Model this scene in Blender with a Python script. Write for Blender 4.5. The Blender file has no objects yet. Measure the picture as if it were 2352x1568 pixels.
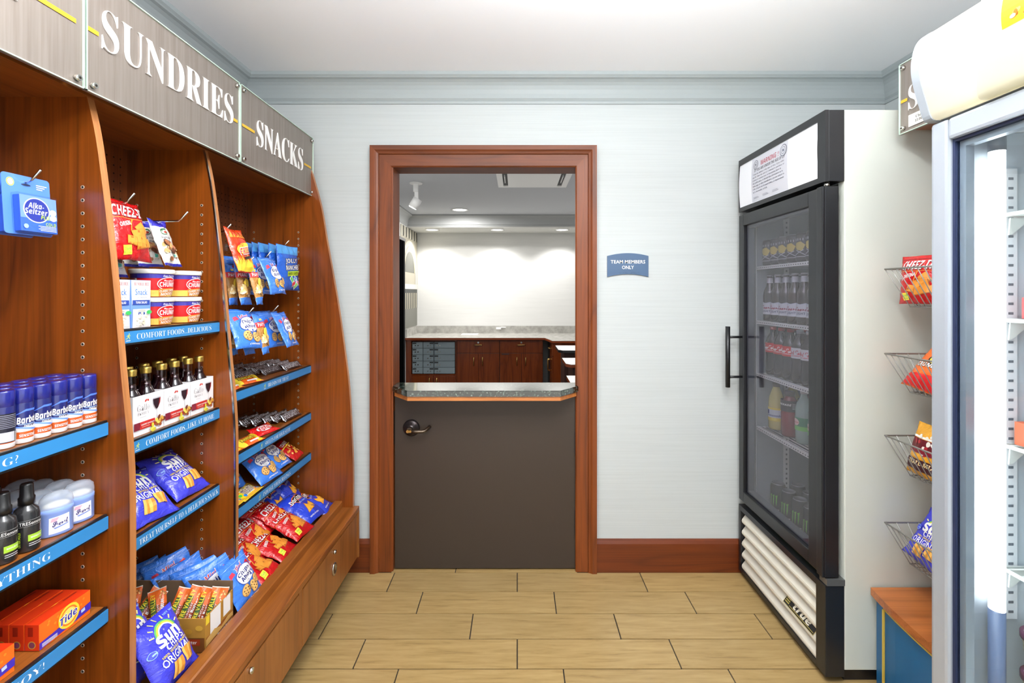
import bpy, bmesh, math, random
from mathutils import Vector, Matrix, noise

random.seed(11)
S = bpy.context.scene
COL = S.collection

# ------------------------------------------------------------------ camera
F_PX, VX, VY, EYE = 1094.0, 1188.0, 672.0, 1.397      # focal length (px), vanishing point (px), eye height (m)
cam = bpy.data.cameras.new('camera')
cam.sensor_width = 36.0
cam.lens = 36.0 * F_PX / 2352.0
cam.shift_x = -(VX - 1176.0) / 2352.0
cam.shift_y = -(784.0 - VY) / 2352.0
cam.clip_start = 0.02
cam_o = bpy.data.objects.new('camera', cam)
cam_o.location = (0, 0, EYE)
cam_o.rotation_euler = (math.pi / 2, 0, 0)
COL.objects.link(cam_o)
S.camera = cam_o

# ------------------------------------------------------------------ world, lights, exposure
world = bpy.data.worlds.new('lobby_light')
S.world = world
world.use_nodes = True
bg = world.node_tree.nodes['Background']
bg.inputs[0].default_value = (0.95, 0.975, 1.0, 1)
bg.inputs[1].default_value = 1.5                     # the bright lobby the shop opens to, behind the camera
S.view_settings.view_transform = 'Standard'
S.view_settings.look = 'None'
S.view_settings.exposure = 0.36
S.view_settings.gamma = 1.0
S.view_settings.use_curve_mapping = False


def add_light(kind, name, loc, energy, color=(1, 1, 1), size=0.1, target=None, angle=None, blend=0.4):
    l = bpy.data.lights.new(name, kind)
    l.energy = energy
    l.color = color
    if kind == 'AREA':
        l.shape = 'DISK'
        l.size = size
    else:
        l.shadow_soft_size = size
    if kind == 'SPOT':
        l.spot_size = angle
        l.spot_blend = blend
    o = bpy.data.objects.new(name, l)
    o.location = loc
    if target is not None:
        d = Vector(target) - Vector(loc)
        o.rotation_euler = d.to_track_quat('-Z', 'Y').to_euler()
    COL.objects.link(o)
    return o


CEIL = 2.475
# recessed ceiling lamps of the shop (fixtures built further down)
SHOP_LAMPS = [(-0.42, 1.10), (0.52, 1.10), (-0.42, 0.15), (0.52, 0.15)]
for lx, ly in SHOP_LAMPS:
    add_light('AREA', 'shop_downlight_lamp', (lx, ly, CEIL - 0.012), 7.0, (1.0, 0.97, 0.92), 0.15, (lx, ly, 0))
# added uplight, unseen: put in to brighten the ceiling (bowl built further down)
ADDED_UPLIGHT = (0.30, 0.42, 1.93)
add_light('AREA', 'added_uplight_lamp', (ADDED_UPLIGHT[0], ADDED_UPLIGHT[1], ADDED_UPLIGHT[2] + 0.02), 84.0, (0.92, 0.96, 1.0), 0.40, (ADDED_UPLIGHT[0], ADDED_UPLIGHT[1], 3))
# recessed lamps of the office behind the half door
OFFICE_Z = 2.42
SOFFIT_Z = 2.261
OFFICE_SPOTS = [(-1.168, 6.52), (-0.274, 6.52), (0.614, 6.52)]
for lx, ly in OFFICE_SPOTS:
    add_light('SPOT', 'office_wall_washer_lamp', (lx, ly, SOFFIT_Z - 0.01), 33.0, (1.0, 0.98, 0.95), 0.04,
              (lx, ly + 0.06, 0), math.radians(128), 0.5)
OFFICE_CANS = [(-0.705, 5.86), (1.1, 4.3), (-0.9, 3.4)]  # first is the visible can; the other two are added fill, out of sight
for lx, ly in OFFICE_CANS:
    add_light('AREA', 'office_can_lamp', (lx, ly, OFFICE_Z - 0.012), 16.0, (1.0, 0.98, 0.95), 0.16, (lx, ly, 0))


# ------------------------------------------------------------------ colour and materials
def lin(c):
    c = c / 255.0
    return c / 12.92 if c <= 0.04045 else ((c + 0.055) / 1.055) ** 2.4


def rgb(r, g, b):
    return (lin(r), lin(g), lin(b), 1.0)


MATS = {}


def nodes_of(name):
    m = bpy.data.materials.new(name)
    m.use_nodes = True
    nt = m.node_tree
    return m, nt, nt.nodes['Principled BSDF']


def plain(name, r, g, b, rough=0.5, metal=0.0, coat=0.0, emit=0.0, spec=0.5):
    key = (name, r, g, b, rough, metal, emit)
    if key in MATS:
        return MATS[key]
    m, nt, p = nodes_of(name)
    p.inputs['Base Color'].default_value = rgb(r, g, b)
    p.inputs['Roughness'].default_value = rough
    p.inputs['Metallic'].default_value = metal
    p.inputs['Specular IOR Level'].default_value = spec
    p.inputs['Coat Weight'].default_value = coat
    p.inputs['Coat Roughness'].default_value = 0.08
    if emit:
        p.inputs['Emission Color'].default_value = rgb(r, g, b)
        p.inputs['Emission Strength'].default_value = emit
    MATS[key] = m
    return m


def ink(r, g, b):
    return plain('print_ink', r, g, b, 0.4)


def tex_map(nt, scale, coord='Object'):
    tc = nt.nodes.new('ShaderNodeTexCoord')
    mp = nt.nodes.new('ShaderNodeMapping')
    mp.inputs['Scale'].default_value = scale
    nt.links.new(tc.outputs[coord], mp.inputs[0])
    return mp


def noise_node(nt, vec, scale=1.0, detail=4.0, rough=0.55, dist=0.0):
    n = nt.nodes.new('ShaderNodeTexNoise')
    n.inputs['Scale'].default_value = scale
    n.inputs['Detail'].default_value = detail
    n.inputs['Roughness'].default_value = rough
    n.inputs['Distortion'].default_value = dist
    nt.links.new(vec.outputs[0], n.inputs['Vector'])
    return n


def ramp(nt, fac, stops):
    r = nt.nodes.new('ShaderNodeValToRGB')
    el = r.color_ramp.elements
    while len(el) < len(stops):
        el.new(0.5)
    for e, (p, c) in zip(el, stops):
        e.position = p
        e.color = c
    nt.links.new(fac, r.inputs[0])
    return r


def mixc(nt, a, b, fac, mode='MIX'):
    mx = nt.nodes.new('ShaderNodeMix')
    mx.data_type = 'RGBA'
    mx.blend_type = mode
    if isinstance(fac, float):
        mx.inputs[0].default_value = fac
    else:
        nt.links.new(fac, mx.inputs[0])
    nt.links.new(a, mx.inputs[6])
    nt.links.new(b, mx.inputs[7])
    return mx.outputs[2]


def bump(nt, p, height, strength, dist):
    b = nt.nodes.new('ShaderNodeBump')
    b.inputs['Strength'].default_value = strength
    b.inputs['Distance'].default_value = dist
    nt.links.new(height, b.inputs['Height'])
    nt.links.new(b.outputs[0], p.inputs['Normal'])


def wood(name, dark, mid, light, axis='z', rough=0.32, fig=1.0, coat=0.15):
    m, nt, p = nodes_of(name)
    along, across = 0.55, 5.5
    sc = {'x': (along, across, across), 'y': (across, along, across), 'z': (across, across, along)}[axis]
    mp = tex_map(nt, sc)
    n1 = noise_node(nt, mp, 1.3, 2.0, 0.5, 0.3)
    mul = nt.nodes.new('ShaderNodeMath'); mul.operation = 'MULTIPLY'
    mul.inputs[1].default_value = 9.0
    nt.links.new(n1.outputs[0], mul.inputs[0])
    pp = nt.nodes.new('ShaderNodeMath'); pp.operation = 'PINGPONG'
    pp.inputs[1].default_value = 1.0
    nt.links.new(mul.outputs[0], pp.inputs[0])
    r1 = ramp(nt, pp.outputs[0], [(0.0, rgb(*dark)), (0.22, rgb(*mid)), (0.75, rgb(*light)), (1.0, rgb(*mid))])
    f = {'x': (2.5, 160, 160), 'y': (160, 2.5, 160), 'z': (160, 160, 2.5)}[axis]
    mp2 = tex_map(nt, f)
    n2 = noise_node(nt, mp2, 1.0, 3.0, 0.6)
    r2 = ramp(nt, n2.outputs[0], [(0.3, rgb(*dark)), (0.62, rgb(*light))])
    c = mixc(nt, r1.outputs[0], r2.outputs[0], 0.42)
    nt.links.new(c, p.inputs['Base Color'])
    p.inputs['Roughness'].default_value = rough
    p.inputs['Coat Weight'].default_value = coat
    p.inputs['Coat Roughness'].default_value = 0.15
    bump(nt, p, n2.outputs[0], 0.05, 0.001)
    return m


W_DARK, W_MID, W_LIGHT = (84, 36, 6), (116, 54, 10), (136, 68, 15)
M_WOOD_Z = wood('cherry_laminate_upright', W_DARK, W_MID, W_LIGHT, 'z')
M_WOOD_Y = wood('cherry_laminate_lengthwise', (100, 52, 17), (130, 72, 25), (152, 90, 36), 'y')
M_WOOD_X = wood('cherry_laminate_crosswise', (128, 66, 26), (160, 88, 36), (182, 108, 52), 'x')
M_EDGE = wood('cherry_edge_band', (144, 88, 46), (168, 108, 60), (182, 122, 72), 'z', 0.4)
M_DOORWOOD = wood('cherry_cabinet_front', (116, 66, 26), (142, 84, 36), (156, 98, 46), 'z', 0.38)
M_TRIMWOOD_Z = wood('stained_casing_upright', (84, 37, 7), (112, 51, 10), (128, 62, 15), 'z', 0.45, 1.0, 0.0)
M_TRIMWOOD_X = wood('stained_casing_level', (80, 36, 9), (102, 47, 12), (116, 56, 16), 'x', 0.5, 1.0, 0.0)
M_BASEWOOD = wood('stained_baseboard', (76, 29, 5), (98, 40, 8), (110, 48, 11), 'x', 0.45, 1.0, 0.0)
M_OFFWOOD = wood('office_cabinet_veneer', (84, 33, 9), (108, 45, 13), (122, 55, 17), 'z', 0.25)
M_OFFEDGE = plain('office_counter_edge', 128, 58, 26, 0.25)


def wall_paper(name, base, amount=0.03, sc=(2.2, 2.2, 190.0)):
    m, nt, p = nodes_of(name)
    mp = tex_map(nt, sc)
    n = noise_node(nt, mp, 1.0, 4.0, 0.6)
    d = tuple(max(0, int(x * (1 - amount))) for x in base)
    r = ramp(nt, n.outputs[0], [(0.32, rgb(*d)), (0.58, rgb(*base))])
    nt.links.new(r.outputs[0], p.inputs['Base Color'])
    p.inputs['Roughness'].default_value = 0.55
    bump(nt, p, n.outputs[0], 0.05, 0.0015)
    return m


M_WALL = wall_paper('pale_grasscloth_wallpaper', (194, 200, 200))
M_OFFWALL = wall_paper('office_grasscloth_wallpaper', (226, 226, 224))
M_CEIL = plain('ceiling_paint', 246, 247, 249, 0.8)
M_CROWN = plain('grey_moulding_paint', 166, 174, 175, 0.5)
M_OFFCEIL = plain('office_ceiling_paint', 205, 208, 214, 0.8)
M_OFFCROWN = plain('office_moulding_paint', 176, 178, 178, 0.5)


def tile_mat():
    m, nt, p = nodes_of('wood_look_porcelain')
    mp = tex_map(nt, (6.0, 60.0, 10.0))
    oi = nt.nodes.new('ShaderNodeObjectInfo')
    off = nt.nodes.new('ShaderNodeVectorMath'); off.operation = 'ADD'
    sc = nt.nodes.new('ShaderNodeMath'); sc.operation = 'MULTIPLY'
    sc.inputs[1].default_value = 40.0
    nt.links.new(oi.outputs['Random'], sc.inputs[0])
    nt.links.new(mp.outputs[0], off.inputs[0])
    nt.links.new(sc.outputs[0], off.inputs[1])
    n = noise_node(nt, off, 1.0, 5.0, 0.62, 0.4)
    r = ramp(nt, n.outputs[0], [(0.22, rgb(130, 104, 62)), (0.42, rgb(162, 134, 86)), (0.6, rgb(172, 145, 97)), (0.8, rgb(182, 156, 108))])
    vr = ramp(nt, oi.outputs['Random'], [(0.0, (0.93, 0.93, 0.93, 1)), (1.0, (1.04, 1.03, 1.0, 1))])
    c = mixc(nt, r.outputs[0], vr.outputs[0], 1.0, 'MULTIPLY')
    nt.links.new(c, p.inputs['Base Color'])
    p.inputs['Roughness'].default_value = 0.36
    bump(nt, p, n.outputs[0], 0.08, 0.001)
    return m


M_TILE = tile_mat()
M_GROUT = plain('dark_grout', 48, 40, 32, 0.9)


def granite():
    m, nt, p = nodes_of('dark_green_granite')
    mp = tex_map(nt, (1, 1, 1))
    v = nt.nodes.new('ShaderNodeTexVoronoi')
    v.inputs['Scale'].default_value = 150.0
    nt.links.new(mp.outputs[0], v.inputs['Vector'])
    r = ramp(nt, v.outputs['Color'], [(0.0, rgb(8, 13, 11)), (0.6, rgb(24, 34, 28)), (0.86, rgb(88, 104, 92)), (1.0, rgb(150, 160, 150))])
    nt.links.new(r.outputs[0], p.inputs['Base Color'])
    p.inputs['Roughness'].default_value = 0.05
    p.inputs['IOR'].default_value = 2.1
    return m


M_GRANITE = granite()


def brushed(name, c1, c2, sc, rough=0.42, metal=0.75):
    m, nt, p = nodes_of(name)
    mp = tex_map(nt, sc)
    n = noise_node(nt, mp, 1.0, 3.0, 0.6)
    r = ramp(nt, n.outputs[0], [(0.3, rgb(*c1)), (0.7, rgb(*c2))])
    nt.links.new(r.outputs[0], p.inputs['Base Color'])
    p.inputs['Roughness'].default_value = rough
    p.inputs['Metallic'].default_value = metal
    return m


M_SIGN = brushed('brushed_bronze_sign', (138, 128, 121), (156, 147, 140), (90, 90, 3.0), 0.46, 0.55)
M_CHROME = plain('bright_steel', 205, 205, 200, 0.2, 1.0)
M_WIRE = plain('dull_steel_wire', 150, 150, 146, 0.4, 0.5)
M_BRASS = plain('brass', 212, 176, 104, 0.24, 1.0)
M_BLACK = plain('black_plastic', 22, 23, 26, 0.38)
M_BLACKM = plain('black_powder_coat', 26, 27, 30, 0.34)
M_FRIDGE = plain('cooler_white_enamel', 206, 211, 203, 0.35)
M_LINER = plain('cooler_liner', 150, 158, 158, 0.45)
M_LOUVRE = plain('cream_louvre', 222, 218, 204, 0.42)
M_BROWN = plain('brown_door_paint', 56, 46, 38, 0.42)
M_BRONZE = plain('aged_bronze', 66, 60, 60, 0.34, 0.8)
M_GREY = plain('grey_safe_enamel', 132, 146, 152, 0.42)
M_DARK = plain('dark_hole', 26, 18, 12, 0.9)
M_BLUE = plain('strip_blue', 48, 128, 190, 0.35)
M_YELLOW = plain('gold_bar', 224, 176, 44, 0.4)
M_WHITE = plain('white_vinyl', 246, 246, 246, 0.45)
M_GLASSEDGE = plain('green_glass_edge', 196, 220, 206, 0.12)


def glass(name, tint=(0.95, 0.98, 0.97, 1), ior=1.5, floor=0.0):
    m = bpy.data.materials.new(name)
    m.use_nodes = True
    nt = m.node_tree
    nt.nodes.clear()
    out = nt.nodes.new('ShaderNodeOutputMaterial')
    tr = nt.nodes.new('ShaderNodeBsdfTransparent')
    tr.inputs[0].default_value = tint
    gl = nt.nodes.new('ShaderNodeBsdfGlossy')
    gl.inputs['Roughness'].default_value = 0.01
    # Schlick reflectance, alike on both faces of the pane
    r0 = ((ior - 1) / (ior + 1)) ** 2 + floor
    lw = nt.nodes.new('ShaderNodeLayerWeight')
    lw.inputs['Blend'].default_value = 0.5
    pw = nt.nodes.new('ShaderNodeMath')
    pw.operation = 'POWER'
    pw.inputs[1].default_value = 5.0
    nt.links.new(lw.outputs['Facing'], pw.inputs[0])
    ad = nt.nodes.new('ShaderNodeMath')
    ad.operation = 'MULTIPLY_ADD'
    ad.inputs[1].default_value = 1.0 - r0
    ad.inputs[2].default_value = r0
    nt.links.new(pw.outputs[0], ad.inputs[0])
    mx = nt.nodes.new('ShaderNodeMixShader')
    nt.links.new(ad.outputs[0], mx.inputs[0])
    nt.links.new(tr.outputs[0], mx.inputs[1])
    nt.links.new(gl.outputs[0], mx.inputs[2])
    nt.links.new(mx.outputs[0], out.inputs[0])
    return m


M_GLASS = glass('cooler_door_glass', (0.80, 0.79, 0.84, 1), 1.5, 0.045)
M_FGLASS = glass('freezer_door_glass', (0.90, 0.94, 0.96, 1), 1.45)
M_CLEAR = glass('clear_plastic', (0.93, 0.95, 0.98, 1), 1.4)
M_WINEGLASS = glass('clear_bottle_glass', (0.86, 0.78, 0.80, 1), 1.5)


def translucent(name, r, g, b, amt=0.7):
    m = bpy.data.materials.new(name)
    m.use_nodes = True
    nt = m.node_tree
    p = nt.nodes['Principled BSDF']
    p.inputs['Base Color'].default_value = rgb(r, g, b)
    p.inputs['Roughness'].default_value = 0.3
    tl = nt.nodes.new('ShaderNodeBsdfTranslucent')
    tl.inputs[0].default_value = rgb(r, g, b)
    mx = nt.nodes.new('ShaderNodeMixShader')
    mx.inputs[0].default_value = amt
    nt.links.new(p.outputs[0], mx.inputs[1])
    nt.links.new(tl.outputs[0], mx.inputs[2])
    nt.links.new(mx.outputs[0], nt.nodes['Material Output'].inputs[0])
    return m


def foil(name, r, g, b, rough=0.27):
    key = ('foil', r, g, b)
    if key in MATS:
        return MATS[key]
    m, nt, p = nodes_of(name)
    p.inputs['Base Color'].default_value = rgb(r, g, b)
    p.inputs['Roughness'].default_value = rough
    p.inputs['Coat Weight'].default_value = 0.35
    p.inputs['Coat Roughness'].default_value = 0.12
    mp = tex_map(nt, (1, 1, 1))
    n = noise_node(nt, mp, 30.0, 3.0, 0.62, 1.4)
    bump(nt, p, n.outputs[0], 0.75, 0.007)
    MATS[key] = m
    return m


# ------------------------------------------------------------------ mesh helpers
class MB:
    def __init__(self):
        self.v, self.f, self.m, self.s = [], [], [], []

    def add(self, vs, fs, mat=0, smooth=False):
        b = len(self.v)
        self.v += [tuple(v) for v in vs]
        for f in fs:
            self.f.append(tuple(i + b for i in f))
            self.m.append(mat)
            self.s.append(smooth)
        return self

    def box(self, x0, x1, y0, y1, z0, z1, mat=0, bev=0.0):
        if bev > 0:
            bm = bmesh.new()
            bmesh.ops.create_cube(bm, size=1.0)
            for v in bm.verts:
                v.co = Vector(((x0 + x1) / 2 + v.co.x * (x1 - x0), (y0 + y1) / 2 + v.co.y * (y1 - y0), (z0 + z1) / 2 + v.co.z * (z1 - z0)))
            bmesh.ops.bevel(bm, geom=bm.edges[:], offset=bev, segments=2, affect='EDGES', profile=0.6)
            bm.verts.index_update()
            self.add([v.co for v in bm.verts], [[v.index for v in f.verts] for f in bm.faces], mat)
            bm.free()
            return self
        vs = [(x, y, z) for x in (x0, x1) for y in (y0, y1) for z in (z0, z1)]
        fs = [(0, 1, 3, 2), (4, 6, 7, 5), (0, 4, 5, 1), (2, 3, 7, 6), (0, 2, 6, 4), (1, 5, 7, 3)]
        return self.add(vs, fs, mat)

    def prism(self, poly, axis, a, b, mat=0, side=None):
        """extrude a 2-D polygon; axis 'x': poly=(y,z), 'y': poly=(x,z), 'z': poly=(x,y)"""
        def P(p, t):
            return {'x': (t, p[0], p[1]), 'y': (p[0], t, p[1]), 'z': (p[0], p[1], t)}[axis]
        n = len(poly)
        vs = [P(p, a) for p in poly] + [P(p, b) for p in poly]
        self.add(vs, [tuple(range(n)), tuple(range(2 * n - 1, n - 1, -1))], mat)
        b0 = len(self.v) - 2 * n
        for i in range(n):
            j = (i + 1) % n
            self.f.append((b0 + i, b0 + j, b0 + n + j, b0 + n + i))
            self.m.append(mat if side is None else side)
            self.s.append(False)
        return self

    def cyl(self, p0, p1, r0, r1=None, n=16, mat=0, caps=True, smooth=True):
        r1 = r0 if r1 is None else r1
        p0, p1 = Vector(p0), Vector(p1)
        d = (p1 - p0).normalized()
        a = d.orthogonal().normalized()
        c = d.cross(a)
        vs = []
        for p, r in ((p0, r0), (p1, r1)):
            for i in range(n):
                t = 2 * math.pi * i / n
                vs.append(p + (a * math.cos(t) + c * math.sin(t)) * r)
        self.add(vs, [(i, (i + 1) % n, n + (i + 1) % n, n + i) for i in range(n)], mat, smooth)
        if caps:
            self.add(vs, [tuple(range(n - 1, -1, -1)), tuple(range(n, 2 * n))], mat)
        return self

    def tube(self, path, r, n=8, mat=0):
        path = [Vector(p) for p in path]
        rings, prev = [], None
        for i, p in enumerate(path):
            d = (path[min(i + 1, len(path) - 1)] - path[max(i - 1, 0)]).normalized()
            a = d.orthogonal().normalized() if prev is None else (prev - d * prev.dot(d)).normalized()
            prev = a
            c = d.cross(a)
            rings.append([p + (a * math.cos(2 * math.pi * k / n) + c * math.sin(2 * math.pi * k / n)) * r for k in range(n)])
        vs = [v for ring in rings for v in ring]
        fs = []
        for i in range(len(path) - 1):
            for k in range(n):
                fs.append((i * n + k, i * n + (k + 1) % n, (i + 1) * n + (k + 1) % n, (i + 1) * n + k))
        self.add(vs, fs, mat, True)
        e = (len(path) - 1) * n
        self.add(vs, [tuple(range(n - 1, -1, -1)), tuple(range(e, e + n))], mat)
        return self

    def lathe(self, prof, c=(0, 0, 0), n=24, mat=0, sx=1.0, sy=1.0):
        """prof: list of (r, z) or (r, z, mat)"""
        vs, fs, ms = [], [], []
        for p in prof:
            for i in range(n):
                t = 2 * math.pi * i / n
                vs.append((c[0] + p[0] * math.cos(t) * sx, c[1] + p[0] * math.sin(t) * sy, c[2] + p[1]))
        b = len(self.v)
        self.v += vs
        for k in range(len(prof) - 1):
            mm = prof[k][2] if len(prof[k]) > 2 else mat
            for i in range(n):
                j = (i + 1) % n
                self.f.append((b + k * n + i, b + k * n + j, b + (k + 1) * n + j, b + (k + 1) * n + i))
                self.m.append(mm)
                self.s.append(True)
        return self

    def mesh(self, name, mats):
        me = bpy.data.meshes.new(name)
        me.from_pydata(self.v, [], self.f)
        for m in (mats if isinstance(mats, (list, tuple)) else [mats]):
            me.materials.append(m)
        me.polygons.foreach_set('material_index', self.m)
        me.polygons.foreach_set('use_smooth', self.s)
        bm = bmesh.new()
        bm.from_mesh(me)
        bmesh.ops.remove_doubles(bm, verts=bm.verts[:], dist=1e-6)
        bmesh.ops.recalc_face_normals(bm, faces=bm.faces[:])
        bm.to_mesh(me)
        bm.free()
        return me

    def build(self, name, mats, parent=None):
        """vertices are given in world space"""
        o = bpy.data.objects.new(name, self.mesh(name, mats))
        COL.objects.link(o)
        if parent is not None:
            hang(o, parent)
        return o


def wm(o):
    m = o.matrix_basis.copy()
    if o.parent is not None:
        m = wm(o.parent) @ o.matrix_parent_inverse @ m
    return m


def hang(o, parent):
    o.parent = parent
    o.matrix_parent_inverse = wm(parent).inverted()


def tag(o, label, cat, group=None, kind=None):
    if label:
        o['label'] = label
    if cat:
        o['category'] = cat
    if group:
        o['group'] = group
    if kind:
        o['kind'] = kind
    return o


def thing(name, loc, label, cat, group=None):
    o = bpy.data.objects.new(name, None)
    o.empty_display_size = 0.05
    o.location = loc
    COL.objects.link(o)
    return tag(o, label, cat, group)


def struct(o, label=None, cat=None):
    o['kind'] = 'structure'
    if label:
        o['label'] = label
    if cat:
        o['category'] = cat
    return o


def frame(loc, n, up):
    z = Vector(n).normalized()
    y = Vector(up)
    y = (y - z * y.dot(z)).normalized()
    x = y.cross(z)
    M = Matrix((x, y, z)).transposed().to_4x4()
    M.translation = Vector(loc)
    return M


class Kind:
    """a thing built once in local space: body mesh, parts [(name, mesh, [(name, mesh)...])]"""
    def __init__(self, name, mesh, parts=()):
        self.name, self.mesh, self.parts = name, mesh, list(parts)

    def put(self, M, label, cat, group=None):
        o = bpy.data.objects.new(self.name, self.mesh)
        o.matrix_basis = M
        COL.objects.link(o)
        tag(o, label, cat, group)
        for p in self.parts:
            c = bpy.data.objects.new(p[0], p[1])
            COL.objects.link(c)
            c.parent = o
            for q in (p[2] if len(p) > 2 else ()):
                d = bpy.data.objects.new(q[0], q[1])
                COL.objects.link(d)
                d.parent = c
        return o


# ------------------------------------------------------------------ lettering and flat print
TEXT_CACHE = {}
STYLES = {'serif': 0x1D400, 'serifi': 0x1D468, 'script': 0x1D4D0, 'bold': 0x1D5D4, 'boldi': 0x1D63C}
DIGITS = {'serif': 0x1D7CE, 'bold': 0x1D7EC}


def text_mesh(s, style='bold', offset=0.0, res=2):
    key = (s, style, offset, res)
    if key in TEXT_CACHE:
        return TEXT_CACHE[key]
    t = ''
    base = STYLES.get(style)
    for ch in s:
        if base and 'A' <= ch <= 'Z':
            t += chr(base + ord(ch) - 65)
        elif base and 'a' <= ch <= 'z':
            t += chr(base + 26 + ord(ch) - 97)
        elif style in DIGITS and '0' <= ch <= '9':
            t += chr(DIGITS[style] + ord(ch) - 48)
        else:
            t += ch
    cu = bpy.data.curves.new('lettering', 'FONT')
    cu.body = t
    cu.resolution_u = res
    cu.offset = offset
    ob = bpy.data.objects.new('lettering', cu)
    me = bpy.data.meshes.new_from_object(ob)
    vs = [(v.co.x, v.co.y) for v in me.vertices]
    fs = [tuple(p.vertices) for p in me.polygons]
    bpy.data.objects.remove(ob)
    bpy.data.meshes.remove(me)
    bpy.data.curves.remove(cu)
    if vs:
        x0, x1 = min(v[0] for v in vs), max(v[0] for v in vs)
        y0, y1 = min(v[1] for v in vs), max(v[1] for v in vs)
        w, h = max(x1 - x0, 1e-5), max(y1 - y0, 1e-5)
        vs = [((v[0] - x0) / w - 0.5, (v[1] - y0) / h - 0.5) for v in vs]
        TEXT_CACHE[key] = (vs, fs, w / h)
    else:
        TEXT_CACHE[key] = ([], [], 1.0)
    return TEXT_CACHE[key]


class Print:
    """flat artwork in normalised coordinates (-1..1) on a w x h face; later pieces lie on top"""
    def __init__(self, w, h):
        self.sx, self.sy = w / 2, h / 2
        self.items = []

    def add(self, pts, faces, c):
        self.items.append((pts, faces, c))
        return self

    def rect(self, x0, y0, x1, y1, c):
        return self.poly([(x0, y0), (x1, y0), (x1, y1), (x0, y1)], c)

    def poly(self, pts, c):
        return self.add([(x * self.sx, y * self.sy) for x, y in pts], [tuple(range(len(pts)))], c)

    def rrect(self, cx, cy, w, h, rot, c):
        """rotated rectangle; w, h in units of half width"""
        a = math.radians(rot)
        pts = []
        for dx, dy in ((-1, -1), (1, -1), (1, 1), (-1, 1)):
            x, y = dx * w * self.sx / 2, dy * h * self.sx / 2
            pts.append((cx * self.sx + x * math.cos(a) - y * math.sin(a), cy * self.sy + x * math.sin(a) + y * math.cos(a)))
        return self.add(pts, [(0, 1, 2, 3)], c)

    def ell(self, cx, cy, rx, ry, c, n=20, rot=0.0):
        """radii in units of half width"""
        a = math.radians(rot)
        pts = []
        for i in range(n):
            t = 2 * math.pi * i / n
            x, y = rx * self.sx * math.cos(t), ry * self.sx * math.sin(t)
            pts.append((cx * self.sx + x * math.cos(a) - y * math.sin(a), cy * self.sy + x * math.sin(a) + y * math.cos(a)))
        return self.add(pts, [tuple(range(n))], c)

    def arc(self, cx, cy, r0, r1, a0, a1, c, n=14):
        pts, fs = [], []
        for i in range(n + 1):
            t = math.radians(a0 + (a1 - a0) * i / n)
            for r in (r0, r1):
                pts.append((cx * self.sx + r * self.sx * math.cos(t), cy * self.sy + r * self.sx * math.sin(t)))
        for i in range(n):
            fs.append((2 * i, 2 * i + 1, 2 * i + 3, 2 * i + 2))
        return self.add(pts, fs, c)

    def text(self, s, cx, cy, w=None, h=None, c=None, style='bold', rot=0.0, shear=0.0, off=0.0, res=2, taper=0.0):
        """w in units of half width, h in units of half height"""
        vs, fs, asp = text_mesh(s, style, off, res)
        H = h * self.sy if h else None
        W = w * self.sx if w else None
        if H is None:
            H = W / asp
        if W is None:
            W = H * asp
        a = math.radians(rot)
        pts = []
        for x, y in vs:
            y *= 1.0 + taper * x
            X, Y = x * W + y * H * shear, y * H
            pts.append((cx * self.sx + X * math.cos(a) - Y * math.sin(a), cy * self.sy + X * math.sin(a) + Y * math.cos(a)))
        return self.add(pts, fs, c)

    def bake(self, name, fn, cuts_u=(), cuts_v=(), base=0.0007, step=0.00018):
        mats, bm = [], bmesh.new()
        lay = bm.verts.layers.float.new('layer')
        for k, (pts, faces, c) in enumerate(self.items):
            if c not in mats:
                mats.append(c)
            mi = mats.index(c)
            vs = [bm.verts.new((x, y, 0)) for x, y in pts]
            for v in vs:
                v[lay] = k
            for f in faces:
                try:
                    nf = bm.faces.new([vs[i] for i in f])
                    nf.material_index = mi
                except ValueError:
                    pass
        bm.faces.ensure_lookup_table()
        for u in cuts_u:
            bmesh.ops.bisect_plane(bm, geom=bm.verts[:] + bm.edges[:] + bm.faces[:], plane_co=(u, 0, 0), plane_no=(1, 0, 0))
        for v in cuts_v:
            bmesh.ops.bisect_plane(bm, geom=bm.verts[:] + bm.edges[:] + bm.faces[:], plane_co=(0, v, 0), plane_no=(0, 1, 0))
        # layer attribute: new vertices on cut edges interpolate between equal values
        for v in bm.verts:
            v.co = fn(v.co.x, v.co.y, base + step * round(v[lay]))
        me = bpy.data.meshes.new(name)
        bm.to_mesh(me)
        bm.free()
        for m in mats:
            me.materials.append(m)
        return me


def flat_fn(M=None):
    def fn(x, y, o):
        p = Vector((x, y, o))
        return M @ p if M is not None else p
    return fn


def cyl_fn(r, z0=0.0, a0=0.0, face=-1):
    """wrap round an upright cylinder; centre of print looks along local +x rotated by a0"""
    def fn(x, y, o):
        t = a0 + x / r
        return Vector(((r + o) * math.cos(t), (r + o) * math.sin(t), z0 + y))
    return fn


def print_obj(pr, name, M, parent, base=0.0006, step=0.00015):
    o = bpy.data.objects.new(name, pr.bake(name, flat_fn(M), base=base, step=step))
    COL.objects.link(o)
    if parent is not None:
        hang(o, parent)
    return o


def PY(px, py, Y):
    """photograph pixel to the point of the room at distance Y in front of the camera"""
    return Vector(((px - VX) * Y / F_PX, Y, EYE - (py - VY) * Y / F_PX))


def catmull(pts, n=6):
    out = []
    for i in range(len(pts) - 1):
        p0, p1, p2, p3 = pts[max(i - 1, 0)], pts[i], pts[i + 1], pts[min(i + 2, len(pts) - 1)]
        for k in range(n):
            t = k / n
            out.append(tuple(0.5 * ((2 * b) + (-a + c) * t + (2 * a - 5 * b + 4 * c - d) * t * t + (-a + 3 * b - 3 * c + d) * t ** 3)
                             for a, b, c, d in zip(p0, p1, p2, p3)))
    out.append(tuple(pts[-1]))
    return out


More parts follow.
